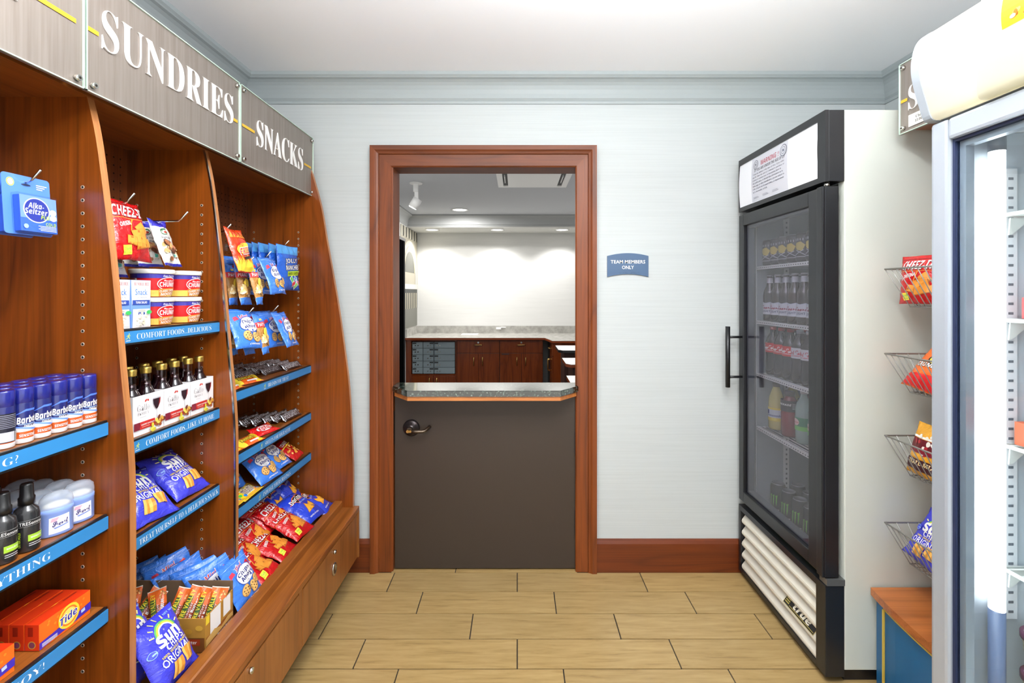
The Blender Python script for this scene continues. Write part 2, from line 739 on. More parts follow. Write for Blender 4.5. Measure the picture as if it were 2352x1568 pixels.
def frosted(name, r, g, b, clear=0.5):
    m = bpy.data.materials.new(name)
    m.use_nodes = True
    nt = m.node_tree
    p = nt.nodes['Principled BSDF']
    p.inputs['Base Color'].default_value = rgb(r, g, b)
    p.inputs['Roughness'].default_value = 0.22
    tr = nt.nodes.new('ShaderNodeBsdfTransparent')
    mx = nt.nodes.new('ShaderNodeMixShader')
    mx.inputs[0].default_value = clear
    nt.links.new(p.outputs[0], mx.inputs[1])
    nt.links.new(tr.outputs[0], mx.inputs[2])
    nt.links.new(mx.outputs[0], nt.nodes['Material Output'].inputs[0])
    return m

# ================================================================== THE SETTING
WALL_Y, WALL_B = 2.395, 2.507
OPEN_L, OPEN_R, OPEN_T = -0.632, 0.316, 2.037
mb = MB()
mb.box(-1.52, OPEN_L, WALL_Y, WALL_B, 0, 2.6)
mb.box(OPEN_R, 2.3, WALL_Y, WALL_B, 0, 2.6)
mb.box(OPEN_L, OPEN_R, WALL_Y, WALL_B, OPEN_T, 2.6)
struct(mb.build('wall_back', M_WALL), 'pale grasscloth wall with the wooden doorway in it', 'wall')
struct(MB().box(-1.45, -1.373, -0.2, WALL_Y, 0, 2.6).build('wall_left', M_WALL), 'pale wall behind the wooden display shelves', 'wall')
struct(MB().box(1.85, 1.93, -0.2, WALL_Y, 0, 2.6).build('wall_right', M_WALL), 'pale wall behind the coolers', 'wall')
struct(MB().box(-1.45, 1.93, -0.2, WALL_B, CEIL, CEIL + 0.05).build('ceiling', M_CEIL), 'smooth white ceiling of the shop', 'ceiling')

# floor: one slab of grout with every tile laid on it
floor = struct(MB().box(-1.45, 2.3, -0.37, 7.1, -0.05, -0.0035).build('floor', M_GROUT), 'beige wood-look tile floor', 'floor')
struct(MB().box(-3.5, 3.5, -3.0, -0.371, -0.05, 0.0).build('floor_lobby', plain('lobby_pale_stone', 214, 206, 192, 0.3)), 'pale stone floor of the lobby behind the camera', 'floor')  # unseen floor, made pale to bounce light onto the ceiling
TL, TW, G = 0.6115, 0.1524, 0.0045
ROW0 = 2.380
TILE_OFF = [0.0, 0.171, -0.192]
tile_cache = {}


def tile_mesh(w):
    k = round(w, 4)
    if k not in tile_cache:
        tile_cache[k] = MB().box(-w / 2 + G / 2, w / 2 - G / 2, -TW / 2 + G / 2, TW / 2 - G / 2, -0.008, 0.0, 0, 0.0012).mesh('tile', M_TILE)
    return tile_cache[k]


for r in range(-1, 17):
    y1 = ROW0 - TW * r
    off = -0.31 if r == -1 else TILE_OFF[r % 3]
    lo, hi = (-0.632, 0.316) if r == -1 else (-1.373, 1.85)
    k = math.floor((lo - off) / TL)
    while off + k * TL < hi:
        a, b = max(lo, off + k * TL), min(hi, off + (k + 1) * TL)
        k += 1
        if b - a < 0.03:
            continue
        o = bpy.data.objects.new('tile', tile_mesh(b - a))
        o.location = ((a + b) / 2, y1 - TW / 2, 0)
        COL.objects.link(o)
        hang(o, floor)

# crown mouldings
def crown_profile(h0, top, out):
    h = top - h0
    p = [(0, h0), (0.008, h0), (0.010, h0 + 0.012), (0.006, h0 + 0.016), (0.014, h0 + 0.026)]
    for i in range(7):
        t = i / 6 * math.pi / 2
        p.append((0.014 + (out - 0.026) * (1 - math.cos(t)), h0 + 0.026 + (h - 0.052) * math.sin(t)))
    p += [(out - 0.008, top - 0.022), (out, top - 0.016), (out, top), (0, top)]
    return p


struct(MB().prism([(WALL_Y - d, z) for d, z in crown_profile(2.343, CEIL, 0.08)], 'x', -1.373, 1.85).build('trim_1', M_CROWN), 'grey crown moulding along the back wall', 'moulding')
struct(MB().prism([(-1.373 + d, z) for d, z in crown_profile(2.343, CEIL, 0.08)], 'y', -0.2, WALL_Y).build('trim_2', M_CROWN), 'grey crown moulding above the display shelves', 'moulding')
struct(MB().prism([(1.85 - d, z) for d, z in crown_profile(2.343, CEIL, 0.08)], 'y', -0.2, WALL_Y).build('trim_3', M_CROWN), 'grey crown moulding above the coolers', 'moulding')

# baseboards
def base_prof(y):
    return [(y, 0), (y - 0.016, 0), (y - 0.016, 0.142), (y - 0.013, 0.15), (y - 0.010, 0.158), (y, 0.162)]


struct(MB().prism(base_prof(WALL_Y), 'x', -1.373, -0.733).build('baseboard_left', M_BASEWOOD), 'stained wood baseboard between display shelves and doorway', 'baseboard')
struct(MB().prism(base_prof(WALL_Y), 'x', 0.396, 1.85).build('baseboard_right', M_BASEWOOD), 'stained wood baseboard between doorway and cooler', 'baseboard')

# door casing with mitred corners
CL, CR, CT = -0.733, 0.396, 2.130
PROF = [(0.0, 0.0), (0.0, 0.030), (0.022, 0.030), (0.030, 0.024), (0.040, 0.020), (0.043, 0.013), (0.098, 0.013), (0.104, 0.008), (0.104, 0.0)]
casing = bpy.data.objects.new('trim_4', None)
casing.location = (-0.17, WALL_Y, 0)
COL.objects.link(casing)
struct(casing, 'stained wood casing round the half-door opening', 'door casing')


def casing_board(kind):
    vs, fs = [], []
    n = len(PROF)
    for end in (0, 1):
        for d, t in PROF:
            y = WALL_Y - t
            if kind == 'l':
                vs.append((CL + d, y, 0 if end == 0 else CT - d))
            elif kind == 'r':
                vs.append((CR - d, y, 0 if end == 0 else CT - d))
            else:
                vs.append((CL + d if end == 0 else CR - d, y, CT - d))
    for i in range(n):
        j = (i + 1) % n
        fs.append((i, j, n + j, n + i))
    fs += [tuple(range(n)), tuple(range(2 * n - 1, n - 1, -1))]
    return MB().add(vs, fs)


casing_board('l').build('casing_board', M_TRIMWOOD_Z, casing)
casing_board('r').build('casing_board', M_TRIMWOOD_Z, casing)
casing_board('h').build('casing_board', M_TRIMWOOD_X, casing)
mbj = MB().box(OPEN_L, -0.622, WALL_Y - 0.006, WALL_B + 0.01, 0, OPEN_T - 0.012, 0, 0.0015)
mbj.build('door_jamb', M_TRIMWOOD_Z, casing)
MB().box(0.306, OPEN_R, WALL_Y - 0.006, WALL_B + 0.01, 0, OPEN_T - 0.012, 0, 0.0015).build('door_jamb', M_TRIMWOOD_Z, casing)
MB().box(OPEN_L, OPEN_R, WALL_Y - 0.006, WALL_B + 0.01, OPEN_T - 0.012, OPEN_T, 0, 0.0015).build('head_jamb', M_TRIMWOOD_X, casing)
MB().box(-0.627, -0.6215, 2.40, 2.43, 0.63, 0.80, 0, 0.001).build('strike_plate', M_BRONZE, casing)

# half door with granite ledge
door = bpy.data.objects.new('door_1', None)
door.location = (-0.16, 2.42, 0)
COL.objects.link(door)
struct(door, 'brown half door with a granite ledge and lever handle', 'door')
MB().box(-0.6175, 0.3015, 2.402, 2.446, 0.008, 0.884, 0, 0.002).build('door_leaf', M_BROWN, door)
L0, L1, LB = -0.6195, 0.3035, 2.455


def ledge_poly(inset, front):
    return [(L0 + inset, LB), (L0 + inset, 2.365), (L0 + 0.098, front + inset), (L1 - 0.098, front + inset), (L1 - inset, 2.365), (L1 - inset, LB)]


lm = MB()
lm.prism(ledge_poly(0.0, 2.250), 'z', 0.9085, 0.9305)
lm.prism(ledge_poly(0.0035, 2.250), 'z', 0.9305, 0.934)
lm.prism(ledge_poly(0.0035, 2.250), 'z', 0.905, 0.9085)
lm.build('granite_ledge', M_GRANITE, door)
MB().prism(ledge_poly(0.010, 2.250), 'z', 0.884, 0.905).build('ledge_trim', wood('ledge_edge_wood', (166, 96, 42), (190, 114, 54), (204, 130, 66), 'x', 0.35), door)
# lever set
hx, hz = -0.533, 0.717
lv = MB()
lv.lathe([(0.0, 0.0), (0.042, 0.0), (0.042, 0.006), (0.036, 0.013), (0.022, 0.016), (0.019, 0.030), (0.0, 0.030)], n=32)
lv.v = [(hx + v[0], 2.402 - v[2], hz + v[1]) for v in lv.v]
ros = lv.build('lever_rose', M_BRONZE, door)
lev = MB()
lev.cyl((hx, 2.376, hz), (hx, 2.350, hz), 0.0135, n=20)
lev.tube([(hx - 0.012, 2.352, hz - 0.002), (hx + 0.03, 2.352, hz - 0.006), (hx + 0.064, 2.352, hz - 0.006), (hx + 0.076, 2.358, hz - 0.004), (hx + 0.088, 2.372, hz + 0.004), (hx + 0.096, 2.386, hz + 0.010)], 0.0085, 10)
lev.build('lever_handle', plain('lever_bronze', 96, 84, 72, 0.3, 0.9), door)
MB().cyl((hx - 0.006, 2.351, hz - 0.003), (hx - 0.006, 2.341, hz - 0.003), 0.0075, n=16).cyl((hx + 0.006, 2.351, hz - 0.003), (hx + 0.006, 2.342, hz - 0.003), 0.0065, n=16).build('key_cylinder', M_BRASS, ros)
for z0 in (0.575, 0.175):
    hb = MB()
    for k in range(3):
        hb.cyl((0.3035, 2.396, z0 + k * 0.042 + 0.001), (0.3035, 2.396, z0 + k * 0.042 + 0.041), 0.0075, n=14)
    hb.box(0.288, 0.3035, 2.397, 2.4025, z0 + 0.004, z0 + 0.122)
    hb.build('hinge', M_BRONZE, door)

# wall sign
sg = thing('wall_sign', (0.556, WALL_Y, 1.54), 'blue curved-edge plaque reading TEAM MEMBERS ONLY beside the doorway', 'sign')
sx0, sx1 = PY(1395, 0, 2.388).x, PY(1489.5, 0, 2.388).x
zc = PY(0, 610, 2.388).z
hw = (sx1 - sx0) / 2
cxs = (sx0 + sx1) / 2
top = [(cxs + hw * (i / 10 - 1), zc + 0.049 + 0.014 * (1 - (i / 10 - 1) ** 2)) for i in range(21)]
bot = [(cxs + hw * (1 - i / 10), zc - 0.056 + 0.014 * (1 - (i / 10 - 1) ** 2)) for i in range(21)]
MB().prism(top + bot, 'y', 2.3875, 2.3945).build('sign_plate', plain('slate_blue_plaque', 70, 96, 128, 0.45), sg)
pr = Print(2 * hw, 0.13)
pr.text('TEAM MEMBERS', 0, 0.30, w=1.68, h=0.27, c=M_WHITE, style='sans', off=0.012)
pr.text('ONLY', 0.0, -0.13, w=0.58, h=0.27, c=M_WHITE, style='sans', off=0.012)
random.seed(5)
for k in range(17):
    bx = -0.50 + k * 0.0645
    if k in (3, 9):
        continue
    for dx, dy in ((0, 0), (0.022, 0), (0, -0.05), (0.022, -0.05), (0, -0.10)):
        if random.random() < 0.55:
            pr.ell(bx + dx, -0.50 + dy, 0.0085, 0.0085, plain('braille_blue', 40, 60, 88, 0.5), 8)
print_obj(pr, 'sign_lettering', frame((cxs, 2.3875, zc), (0, -1, 0), (0, 0, 1)), sg)

# recessed downlights of the shop (above the frame)
def downlight(name, x, y, z, label, group, r=0.095, lit=6.0):
    t = thing(name, (x, y, z), label, 'ceiling light', group)
    m = MB()
    m.lathe([(r, 0.0), (r, -0.006), (r - 0.018, -0.009), (r - 0.022, 0.0)], (x, y, z), 32)
    m.build('trim_ring', M_WHITE, t)
    MB().cyl((x, y, z - 0.0005), (x, y, z - 0.003), r - 0.022, n=32).build('lamp_lens', plain('lamp_lens', 255, 250, 240, 0.4, emit=lit), t)
    return t


for (lx, ly), w_ in zip(SHOP_LAMPS, ('far lamp on the display side', 'far lamp on the cooler side', 'near lamp on the display side', 'near lamp on the cooler side')):
    downlight('recessed_downlight', lx, ly, CEIL, 'round recessed shop ceiling light above the picture, ' + w_, 'shop ceiling lights')

pt = thing('added_uplight_bowl', ADDED_UPLIGHT, 'added white bowl uplight brightening the shop ceiling, unseen above the picture', 'ceiling light')  # invented fixture carrying the added ceiling fill
m = MB().lathe([(0.0, -0.07), (0.08, -0.066), (0.17, -0.035), (0.225, 0.012), (0.228, 0.018), (0.222, 0.016), (0.165, -0.028), (0.075, -0.058), (0.0, -0.062)], ADDED_UPLIGHT, 36)
m.build('bowl', plain('bowl_white', 240, 240, 238, 0.5), pt)
for k in range(3):
    a = k * 2.0944
    MB().cyl((ADDED_UPLIGHT[0] + 0.222 * math.cos(a), ADDED_UPLIGHT[1] + 0.222 * math.sin(a), ADDED_UPLIGHT[2] + 0.014), (ADDED_UPLIGHT[0] + 0.02 * math.cos(a), ADDED_UPLIGHT[1] + 0.02 * math.sin(a), CEIL - 0.02), 0.0015, n=6).build('suspension_wire', M_CHROME, pt)
MB().lathe([(0.0, -0.022), (0.05, -0.020), (0.055, 0.0), (0.0, 0.0)], (ADDED_UPLIGHT[0], ADDED_UPLIGHT[1], CEIL), 24).build('ceiling_canopy', M_WHITE, pt)

# ================================================================== OFFICE BEHIND THE HALF DOOR
struct(MB().box(-1.6, 2.3, 6.90, 7.0, 0, 2.6).build('wall_far', M_OFFWALL), 'white washed far wall of the office behind the half door', 'wall')
struct(MB().box(-1.56, -1.457, WALL_B, 6.90, 0, 2.6).build('wall_far_left', M_OFFWALL), 'left wall of the office behind the half door', 'wall')
struct(MB().box(2.2, 2.3, WALL_B, 6.90, 0, 2.6).build('wall_far_right', M_OFFWALL), 'right wall of the office behind the half door', 'wall')
struct(MB().box(-1.56, 2.3, WALL_B, 7.0, OFFICE_Z, OFFICE_Z + 0.05).build('ceiling_office', M_OFFCEIL), 'grey painted ceiling of the office', 'ceiling')
sof = MB().box(-1.457, 2.2, 6.30, 6.90, SOFFIT_Z, OFFICE_Z)
struct(sof.build('ceiling_soffit', plain('soffit_paint', 214, 214, 210, 0.7)), 'lowered soffit with three round lights over the office counter', 'soffit')
struct(MB().prism([(6.30 - d, z) for d, z in crown_profile(SOFFIT_Z + 0.012, OFFICE_Z, 0.075)], 'x', -1.457, 2.2).build('trim_5', M_OFFCROWN), 'grey crown moulding along the office soffit', 'moulding')
struct(MB().prism([(-1.457 + d, z) for d, z in crown_profile(SOFFIT_Z + 0.012, OFFICE_Z, 0.085)], 'y', WALL_B, 6.30).build('trim_6', M_OFFCROWN), 'grey crown moulding along the left office wall', 'moulding')

names = ['round recessed light at the left of the office soffit', 'round recessed light in the middle of the office soffit', 'round recessed light at the right of the office soffit']
for (lx, ly), nm in zip(OFFICE_SPOTS, names):
    downlight('soffit_light', lx, ly, SOFFIT_Z, nm, 'office soffit lights', 0.10, 5.0)
for k, (lx, ly) in enumerate(OFFICE_CANS):
    downlight('office_downlight', lx, ly, OFFICE_Z, ['round recessed light in the office ceiling in front of the soffit', 'added round fill light in the office ceiling, hidden behind the door head', 'added round fill light in the office ceiling, unseen left of the doorway'][k], 'office ceiling lights', 0.105, 5.0)

# square air diffuser
df = thing('air_diffuser', (0.144, 4.25, OFFICE_Z), 'white square air diffuser in the office ceiling', 'air vent')
x0, x1, y0, y1 = -0.18, 0.468, 3.92, 4.57
MB().box(x0, x1, y0, y0 + 0.05, OFFICE_Z - 0.014, OFFICE_Z).box(x0, x1, y1 - 0.05, y1, OFFICE_Z - 0.014, OFFICE_Z).box(x0, x0 + 0.05, y0 + 0.05, y1 - 0.05, OFFICE_Z - 0.014, OFFICE_Z).box(x1 - 0.05, x1, y0 + 0.05, y1 - 0.05, OFFICE_Z - 0.014, OFFICE_Z).build('diffuser_frame', M_WHITE, df)
MB().box(x0 + 0.05, x1 - 0.05, y0 + 0.05, y1 - 0.05, OFFICE_Z - 0.003, OFFICE_Z - 0.001).build('diffuser_throat', plain('vent_shadow_grey', 96, 98, 100, 0.7), df)
MB().box(x0 + 0.095, x1 - 0.095, y0 + 0.10, y1 - 0.075, OFFICE_Z - 0.022, OFFICE_Z - 0.016, 0, 0.001).build('diffuser_plate', M_WHITE, df)
for sx in (x0 + 0.07, x1 - 0.07):
    MB().box(sx - 0.004, sx + 0.004, y0 + 0.2, y1 - 0.2, OFFICE_Z - 0.019, OFFICE_Z - 0.003).build('diffuser_clip', M_WHITE, df)

# adjustable spotlight
sp = thing('spotlight', (-0.945, 4.44, OFFICE_Z), 'white adjustable spotlight hanging from the office ceiling', 'spotlight')
MB().lathe([(0, 0), (0.062, 0), (0.058, -0.01), (0.0, -0.012)], (-0.945, 4.44, OFFICE_Z), 24).build('ceiling_canopy', M_WHITE, sp)
MB().box(-0.967, -0.923, 4.425, 4.455, OFFICE_Z - 0.085, OFFICE_Z - 0.010, 0, 0.004).box(-0.957, -0.921, 4.43, 4.45, OFFICE_Z - 0.165, OFFICE_Z - 0.083, 0, 0.004).build('stem', M_WHITE, sp)
MB().cyl((-0.925, 4.43, OFFICE_Z - 0.15), (-0.972, 4.43, OFFICE_Z - 0.232), 0.042, 0.044, 24).build('lamp_head', M_WHITE, sp)
MB().cyl((-0.9725, 4.43, OFFICE_Z - 0.233), (-0.9735, 4.43, OFFICE_Z - 0.235), 0.036, n=24).build('lamp_lens', plain('spot_lens', 255, 255, 250, 0.3, emit=8.0), sp)

# mural panel on the left wall
mur = thing('mural', (-1.457, 6.45, 1.6), 'sepia mural of arches and columns on the left office wall', 'mural')
MB().box(-1.4565, -1.447, 5.93, 6.885, 0.93, SOFFIT_Z - 0.006).build('mural_board', plain('mural_sepia', 188, 182, 164, 0.6), mur)
pr = Print(0.95, 1.32)
cA, cB, cC, cD = plain('mural_cream', 232, 228, 212, 0.6), plain('mural_grey', 120, 120, 112, 0.6), plain('mural_dark', 70, 72, 70, 0.6), plain('mural_tan', 206, 198, 172, 0.6)
pr.rect(-1, -1, 1, -0.62, cB)
pr.rect(-1, -0.62, 1, -0.22, cC)
for k in range(9):
    pr.rect(-0.95 + k * 0.22, -0.62, -0.87 + k * 0.22, -0.3, cD)
pr.rect(-1, -0.22, 1, -0.12, cA)
for k, (r0, r1, c) in enumerate(((0.75, 0.9, cA), (0.6, 0.72, cD), (0.0, 0.58, cB))):
    pr.arc(0.0, 0.12, r0, r1, 0, 180, c, 20)
pr.rect(-0.9, -0.12, -0.75, 0.12, cA)
pr.rect(0.75, -0.12, 0.9, 0.12, cA)
for k in range(12):
    pr.rect(-0.96 + k * 0.165, 0.80, -0.88 + k * 0.165, 1.0, cC if k % 2 else cA)
print_obj(pr, 'mural_picture', frame((-1.447, 6.4075, 1.592), (1, 0, 0), (0, 0, 1)), mur)

# black door in the left wall of the office
bd = thing('black_door', (-1.42, 5.4, 0), 'tall black glass door at the left edge of the office', 'door')
MB().box(-1.456, -1.395, 4.9, 5.90, 0.0, 2.03, 0, 0.004).build('door_panel', plain('black_gloss', 8, 8, 9, 0.8, spec=0.0), bd)
MB().box(-1.456, -1.385, 4.88, 5.92, 2.031, 2.065).build('door_header', plain('silver_header', 150, 150, 150, 0.4, 0.6), bd)
MB().box(-1.395, -1.389, 5.84, 5.90, 0.0, 2.03).build('door_stile', plain('black_stile', 20, 20, 22, 0.7, spec=0.1), bd)

# counter top, splash
def laminate():
    m, nt, p = nodes_of('speckled_grey_laminate')
    mp = tex_map(nt, (1, 1, 1))
    n = noise_node(nt, mp, 14.0, 5.0, 0.65)
    r = ramp(nt, n.outputs[0], [(0.3, rgb(150, 148, 142)), (0.7, rgb(190, 188, 182))])
    nt.links.new(r.outputs[0], p.inputs['Base Color'])
    p.inputs['Roughness'].default_value = 0.25
    return m


M_LAM = laminate()
OZ = 0.813
ct = thing('office_counter', (-0.5, 6.5, OZ), 'long grey laminate counter top along the office far wall', 'counter top')
poly = [(-1.455, 6.885), (-1.455, 6.17), (0.36, 6.17), (0.43, 5.78), (2.15, 5.78), (2.15, 6.885)]
MB().prism(poly, 'z', OZ - 0.003, OZ).build('worktop', M_LAM, ct)
MB().prism([(-1.455, 6.885), (-1.455, 6.165), (0.356, 6.165), (0.426, 5.775), (2.155, 5.775), (2.155, 6.885)], 'z', OZ - 0.028, OZ - 0.0035).build('wood_edge', M_OFFEDGE, ct)
MB().box(-1.44, 2.15, 6.880, 6.898, OZ, 0.918).build('backsplash', M_LAM, ct)
MB().box(-1.455, -1.437, 6.20, 6.88, OZ, 0.918).build('side_splash', M_LAM, ct)

po = thing('outlet', (-0.27, 6.878, 0.88), 'white socket strip on the grey office backsplash', 'socket')
MB().box(-0.305, -0.235, 6.872, 6.879, 0.868, 0.900, 0, 0.001).build('socket_plate', M_WHITE, po)
MB().box(-0.235, -0.165, 6.868, 6.879, 0.892, 0.904, 0, 0.001).build('socket_bar', M_WHITE, po)
nt_ = MB().box(-0.78, -0.55, 6.60, 6.78, OZ, OZ + 0.004).build('paper_pad', M_WHITE)
tag(nt_, 'white paper lying on the office counter', 'paper')

CY = 6.225


def pull(p0, p1, out, parent, r=0.006):
    p0, p1, out = Vector(p0), Vector(p1), Vector(out)
    d = (p1 - p0).normalized() * 0.008
    m = MB()
    m.tube([p0, p0 + out * 0.8, p0 + out + d, p1 + out - d, p1 + out * 0.8, p1], r, 8)
    return m.build('pull_handle', M_BRASS, parent)


# safe-box cabinet
sc = thing('safe_cabinet', (-1.085, 6.5, 0), 'dark wood office cabinet holding grey safe boxes', 'cabinet')
m = MB()
m.box(-1.455, -1.384, CY, 6.86, 0.0, OZ - 0.03)
m.box(-0.806, -0.789, CY, 6.86, 0.0, OZ - 0.03)
m.box(-1.384, -0.806, CY, 6.86, 0.765, OZ - 0.03)
m.box(-1.384, -0.806, CY, 6.86, 0.315, 0.33)
m.box(-1.384, -0.806, 6.30, 6.86, 0.33, 0.765)
m.build('cabinet_body', M_OFFWOOD, sc)
for a, b in ((-1.384, -1.097), (-1.093, -0.806)):
    d = MB().box(a, b, CY - 0.012, CY, 0.09, 0.312, 0, 0.002).build('cabinet_door', M_OFFWOOD, sc)
    hxx = b - 0.045 if a < -1.2 else a + 0.045
    pull((hxx, CY - 0.012, 0.19), (hxx, CY - 0.012, 0.285), (0, -0.025, 0), d)
cols = [(-1.372, -1.235), (-1.228, -1.094), (-1.086, -0.816)]
for ci, (a, b) in enumerate(cols):
    for r in range(5):
        z1 = 0.752 - r * 0.0835
        bx = MB().box(a, b, CY + 0.006, CY + 0.05, z1 - 0.079, z1, 0, 0.002).build('safe_box', M_GREY, sc)
        lx = a + 0.028 if ci != 1 else b - 0.028
        MB().box(lx - 0.024, lx + 0.024, CY + 0.0045, CY + 0.006, z1 - 0.026, z1 - 0.008).build('number_plate', plain('number_plate', 42, 46, 48, 0.5), bx)
        kn = MB()
        k0 = a + 0.04 if ci != 1 else a + 0.06
        for dx in (0.0, 0.035):
            kn.cyl((k0 + dx, CY + 0.006, z1 - 0.046), (k0 + dx, CY - 0.001, z1 - 0.046), 0.008, n=10)
        kn.build('lock', M_CHROME, bx)

# two drawer-over-door cabinets
for k, (a, b, lab) in enumerate(((-0.786, -0.231, 'dark wood office cabinet with one drawer beside the grey safe boxes'), (-0.228, 0.335, 'dark wood office cabinet with one drawer at the counter corner'))):
    t = thing('base_cabinet', ((a + b) / 2, 6.5, 0), lab, 'cabinet', 'office base cabinets')
    MB().box(a, b, CY, 6.86, 0.0, OZ - 0.03).build('cabinet_body', plain('cabinet_gap_dark', 40, 16, 8, 0.6), t)
    mid = (a + b) / 2
    dr = MB().box(a + 0.002, b - 0.002, CY - 0.014, CY, 0.612, 0.776, 0, 0.002).build('drawer_front', M_OFFWOOD, t)
    pull((mid - 0.05, CY - 0.014, 0.718), (mid + 0.05, CY - 0.014, 0.718), (0, -0.025, 0), dr)
    MB().cyl((mid, CY - 0.014, 0.748), (mid, CY - 0.022, 0.748), 0.012, n=16).build('drawer_lock', M_CHROME, dr)
    for (p, q) in ((a + 0.002, mid - 0.0015), (mid + 0.0015, b - 0.002)):
        d = MB().box(p, q, CY - 0.014, CY, 0.09, 0.608, 0, 0.002).build('cabinet_door', M_OFFWOOD, t)
        hxx = q - 0.055 if p < mid - 0.1 else p + 0.055
        pull((hxx, CY - 0.014, 0.45), (hxx, CY - 0.014, 0.555), (0, -0.025, 0), d)
        if k == 1 and p < mid - 0.1:
            MB().box(p + 0.02, p + 0.12, CY - 0.016, CY - 0.014, 0.588, 0.602).build('label_plate', plain('label_dark', 46, 22, 14, 0.5), d)

# corner return with brass pulls
t = thing('corner_cabinet', (0.9, 6.0, 0), 'dark wood office return cabinet with brass pulls on its left side', 'cabinet')
MB().box(0.44, 2.1, 5.80, 6.86, 0.0, OZ - 0.03).build('cabinet_body', M_OFFWOOD, t)
d = MB().box(0.426, 0.44, 5.81, 6.21, 0.62, 0.775, 0, 0.002).build('drawer_front', M_OFFWOOD, t)
pull((0.426, 5.95, 0.70), (0.426, 6.06, 0.70), (-0.03, 0, 0), d)
for a, b, hy in ((5.81, 6.005, 5.98), (6.01, 6.21, 6.035)):
    d = MB().box(0.426, 0.44, a, b, 0.09, 0.615, 0, 0.002).build('cabinet_door', M_OFFWOOD, t)
    pull((0.426, hy, 0.42), (0.426, hy, 0.56), (-0.04, 0, 0), d, 0.007)
    MB().box(0.4235, 0.426, a + 0.03, b - 0.03, 0.12, 0.38).build('door_panel', M_OFFWOOD, d)

# three low office stands at the right, white tops one in front of another
for k, (x, ya, yb, z, edge, lab) in enumerate((
        (0.425, 4.86, 5.30, 0.81, M_BLACK, 'farthest white-topped office stand with a black edge right of the counter'),
        (0.435, 4.20, 4.62, 0.765, M_OFFEDGE, 'middle white-topped office stand with a brown edge'),
        (0.405, 3.45, 3.92, 0.715, M_OFFEDGE, 'nearest white-topped office stand just above the granite ledge'))):
    t = thing('office_stand', (x + 0.4, (ya + yb) / 2, 0), lab, 'desk', 'office stands')
    MB().box(x + 0.06, x + 0.8, ya + 0.04, yb, 0.0, z - 0.03).build('stand_body', plain('stand_dark', 44, 18, 10, 0.5), t)
    MB().prism([(x, yb), (x, ya + 0.06), (x + 0.04, ya), (x + 0.85, ya), (x + 0.85, yb)], 'z', z - 0.03, z - 0.004).build('stand_edge', edge, t)
    MB().prism([(x, yb), (x, ya + 0.06), (x + 0.04, ya), (x + 0.85, ya), (x + 0.85, yb)], 'z', z - 0.0035, z).build('stand_top', M_WHITE, t)

# ================================================================== WOODEN DISPLAY UNIT ON THE LEFT
unit = thing('display_unit', (-1.05, 1.4, 0), 'tall cherry-wood snack display with curved dividers, blue-edged shelves and low cupboards', 'display shelf')
BACK = -1.31
CURVE = catmull([(-0.948, 0.357), (-0.948, 0.60), (-0.948, 0.885), (-0.9536, 1.027), (-0.970, 1.204), (-0.990, 1.4336), (-1.0077, 1.600), (-1.031, 1.776), (-1.053, 1.878)], 4)
ENDCURVE = catmull([(-0.797, 0.357), (-0.797, 0.547), (-0.803, 0.703), (-0.816, 0.935), (-0.8435, 1.16), (-0.875, 1.3736), (-0.924, 1.65), (-0.950, 1.806), (-0.9926, 1.9657), (-1.03, 2.09)], 4)
DIV1, DIV2, ENDP = (1.165, 1.185), (1.600, 1.620), (2.310, 2.330)


def curved_panel(name, curve, y0, y1, back=BACK):
    m = MB()
    poly = [(back, curve[0][1])] + list(curve) + [(back, curve[-1][1])]
    m.prism(poly, 'y', y0, y1, 0)
    n = len(poly)
    # the front edge carries a pale edge band
    for i in range(len(m.f)):
        if len(m.f[i]) == 4:
            xs = [m.v[j][0] for j in m.f[i]]
            if min(xs) > back + 0.05:
                m.m[i] = 1
    return m.build(name, [M_WOOD_Z, M_EDGE], unit)


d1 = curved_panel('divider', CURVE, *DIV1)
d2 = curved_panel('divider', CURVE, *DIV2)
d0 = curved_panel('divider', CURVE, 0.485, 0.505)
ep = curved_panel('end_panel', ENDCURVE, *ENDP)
# slim steel trim on the near corner of the second divider
m = MB()
for (a, b) in zip(CURVE[:-1], CURVE[1:]):
    m.add([(a[0] - 0.004, 1.5988, a[1]), (a[0] + 0.0012, 1.5988, a[1]), (b[0] + 0.0012, 1.5988, b[1]), (b[0] - 0.004, 1.5988, b[1]),
           (a[0] - 0.004, 1.600, a[1]), (a[0] + 0.0012, 1.6035, a[1]), (b[0] + 0.0012, 1.6035, b[1]), (b[0] - 0.004, 1.600, b[1])],
          [(0, 1, 2, 3), (1, 5, 6, 2)])
m.build('edge_trim', M_CHROME, d2)


def pins(panel, y, cols):
    m = MB()
    for x, z0, z1 in cols:
        z = z1
        while z > z0:
            m.lathe([(0.0046, 0.0, 1), (0.0040, 0.0010, 1), (0.0028, 0.0002, 0), (0.0, 0.0001, 0)], n=10)
            k = 4 * 10
            m.v[-k:] = [(x + v[0], y - v[2], z + v[1]) for v in m.v[-k:]]
            # bright sleeve half, dark bore
            z -= 0.032
    o = m.build('pin_sleeves', [M_DARK, plain('sleeve_nickel', 196, 186, 170, 0.35, 0.4)], panel)
    o['kind'] = 'stuff'


pins(d1, DIV1[0] - 0.0002, [(-1.063, 0.45, 1.655)])
pins(d2, DIV2[0] - 0.0002, [(-1.060, 0.42, 1.690), (-1.278, 0.42, 1.690)])
pins(ep, ENDP[0] - 0.0002, [(-1.062, 0.42, 1.690), (-1.277, 0.42, 1.690)])

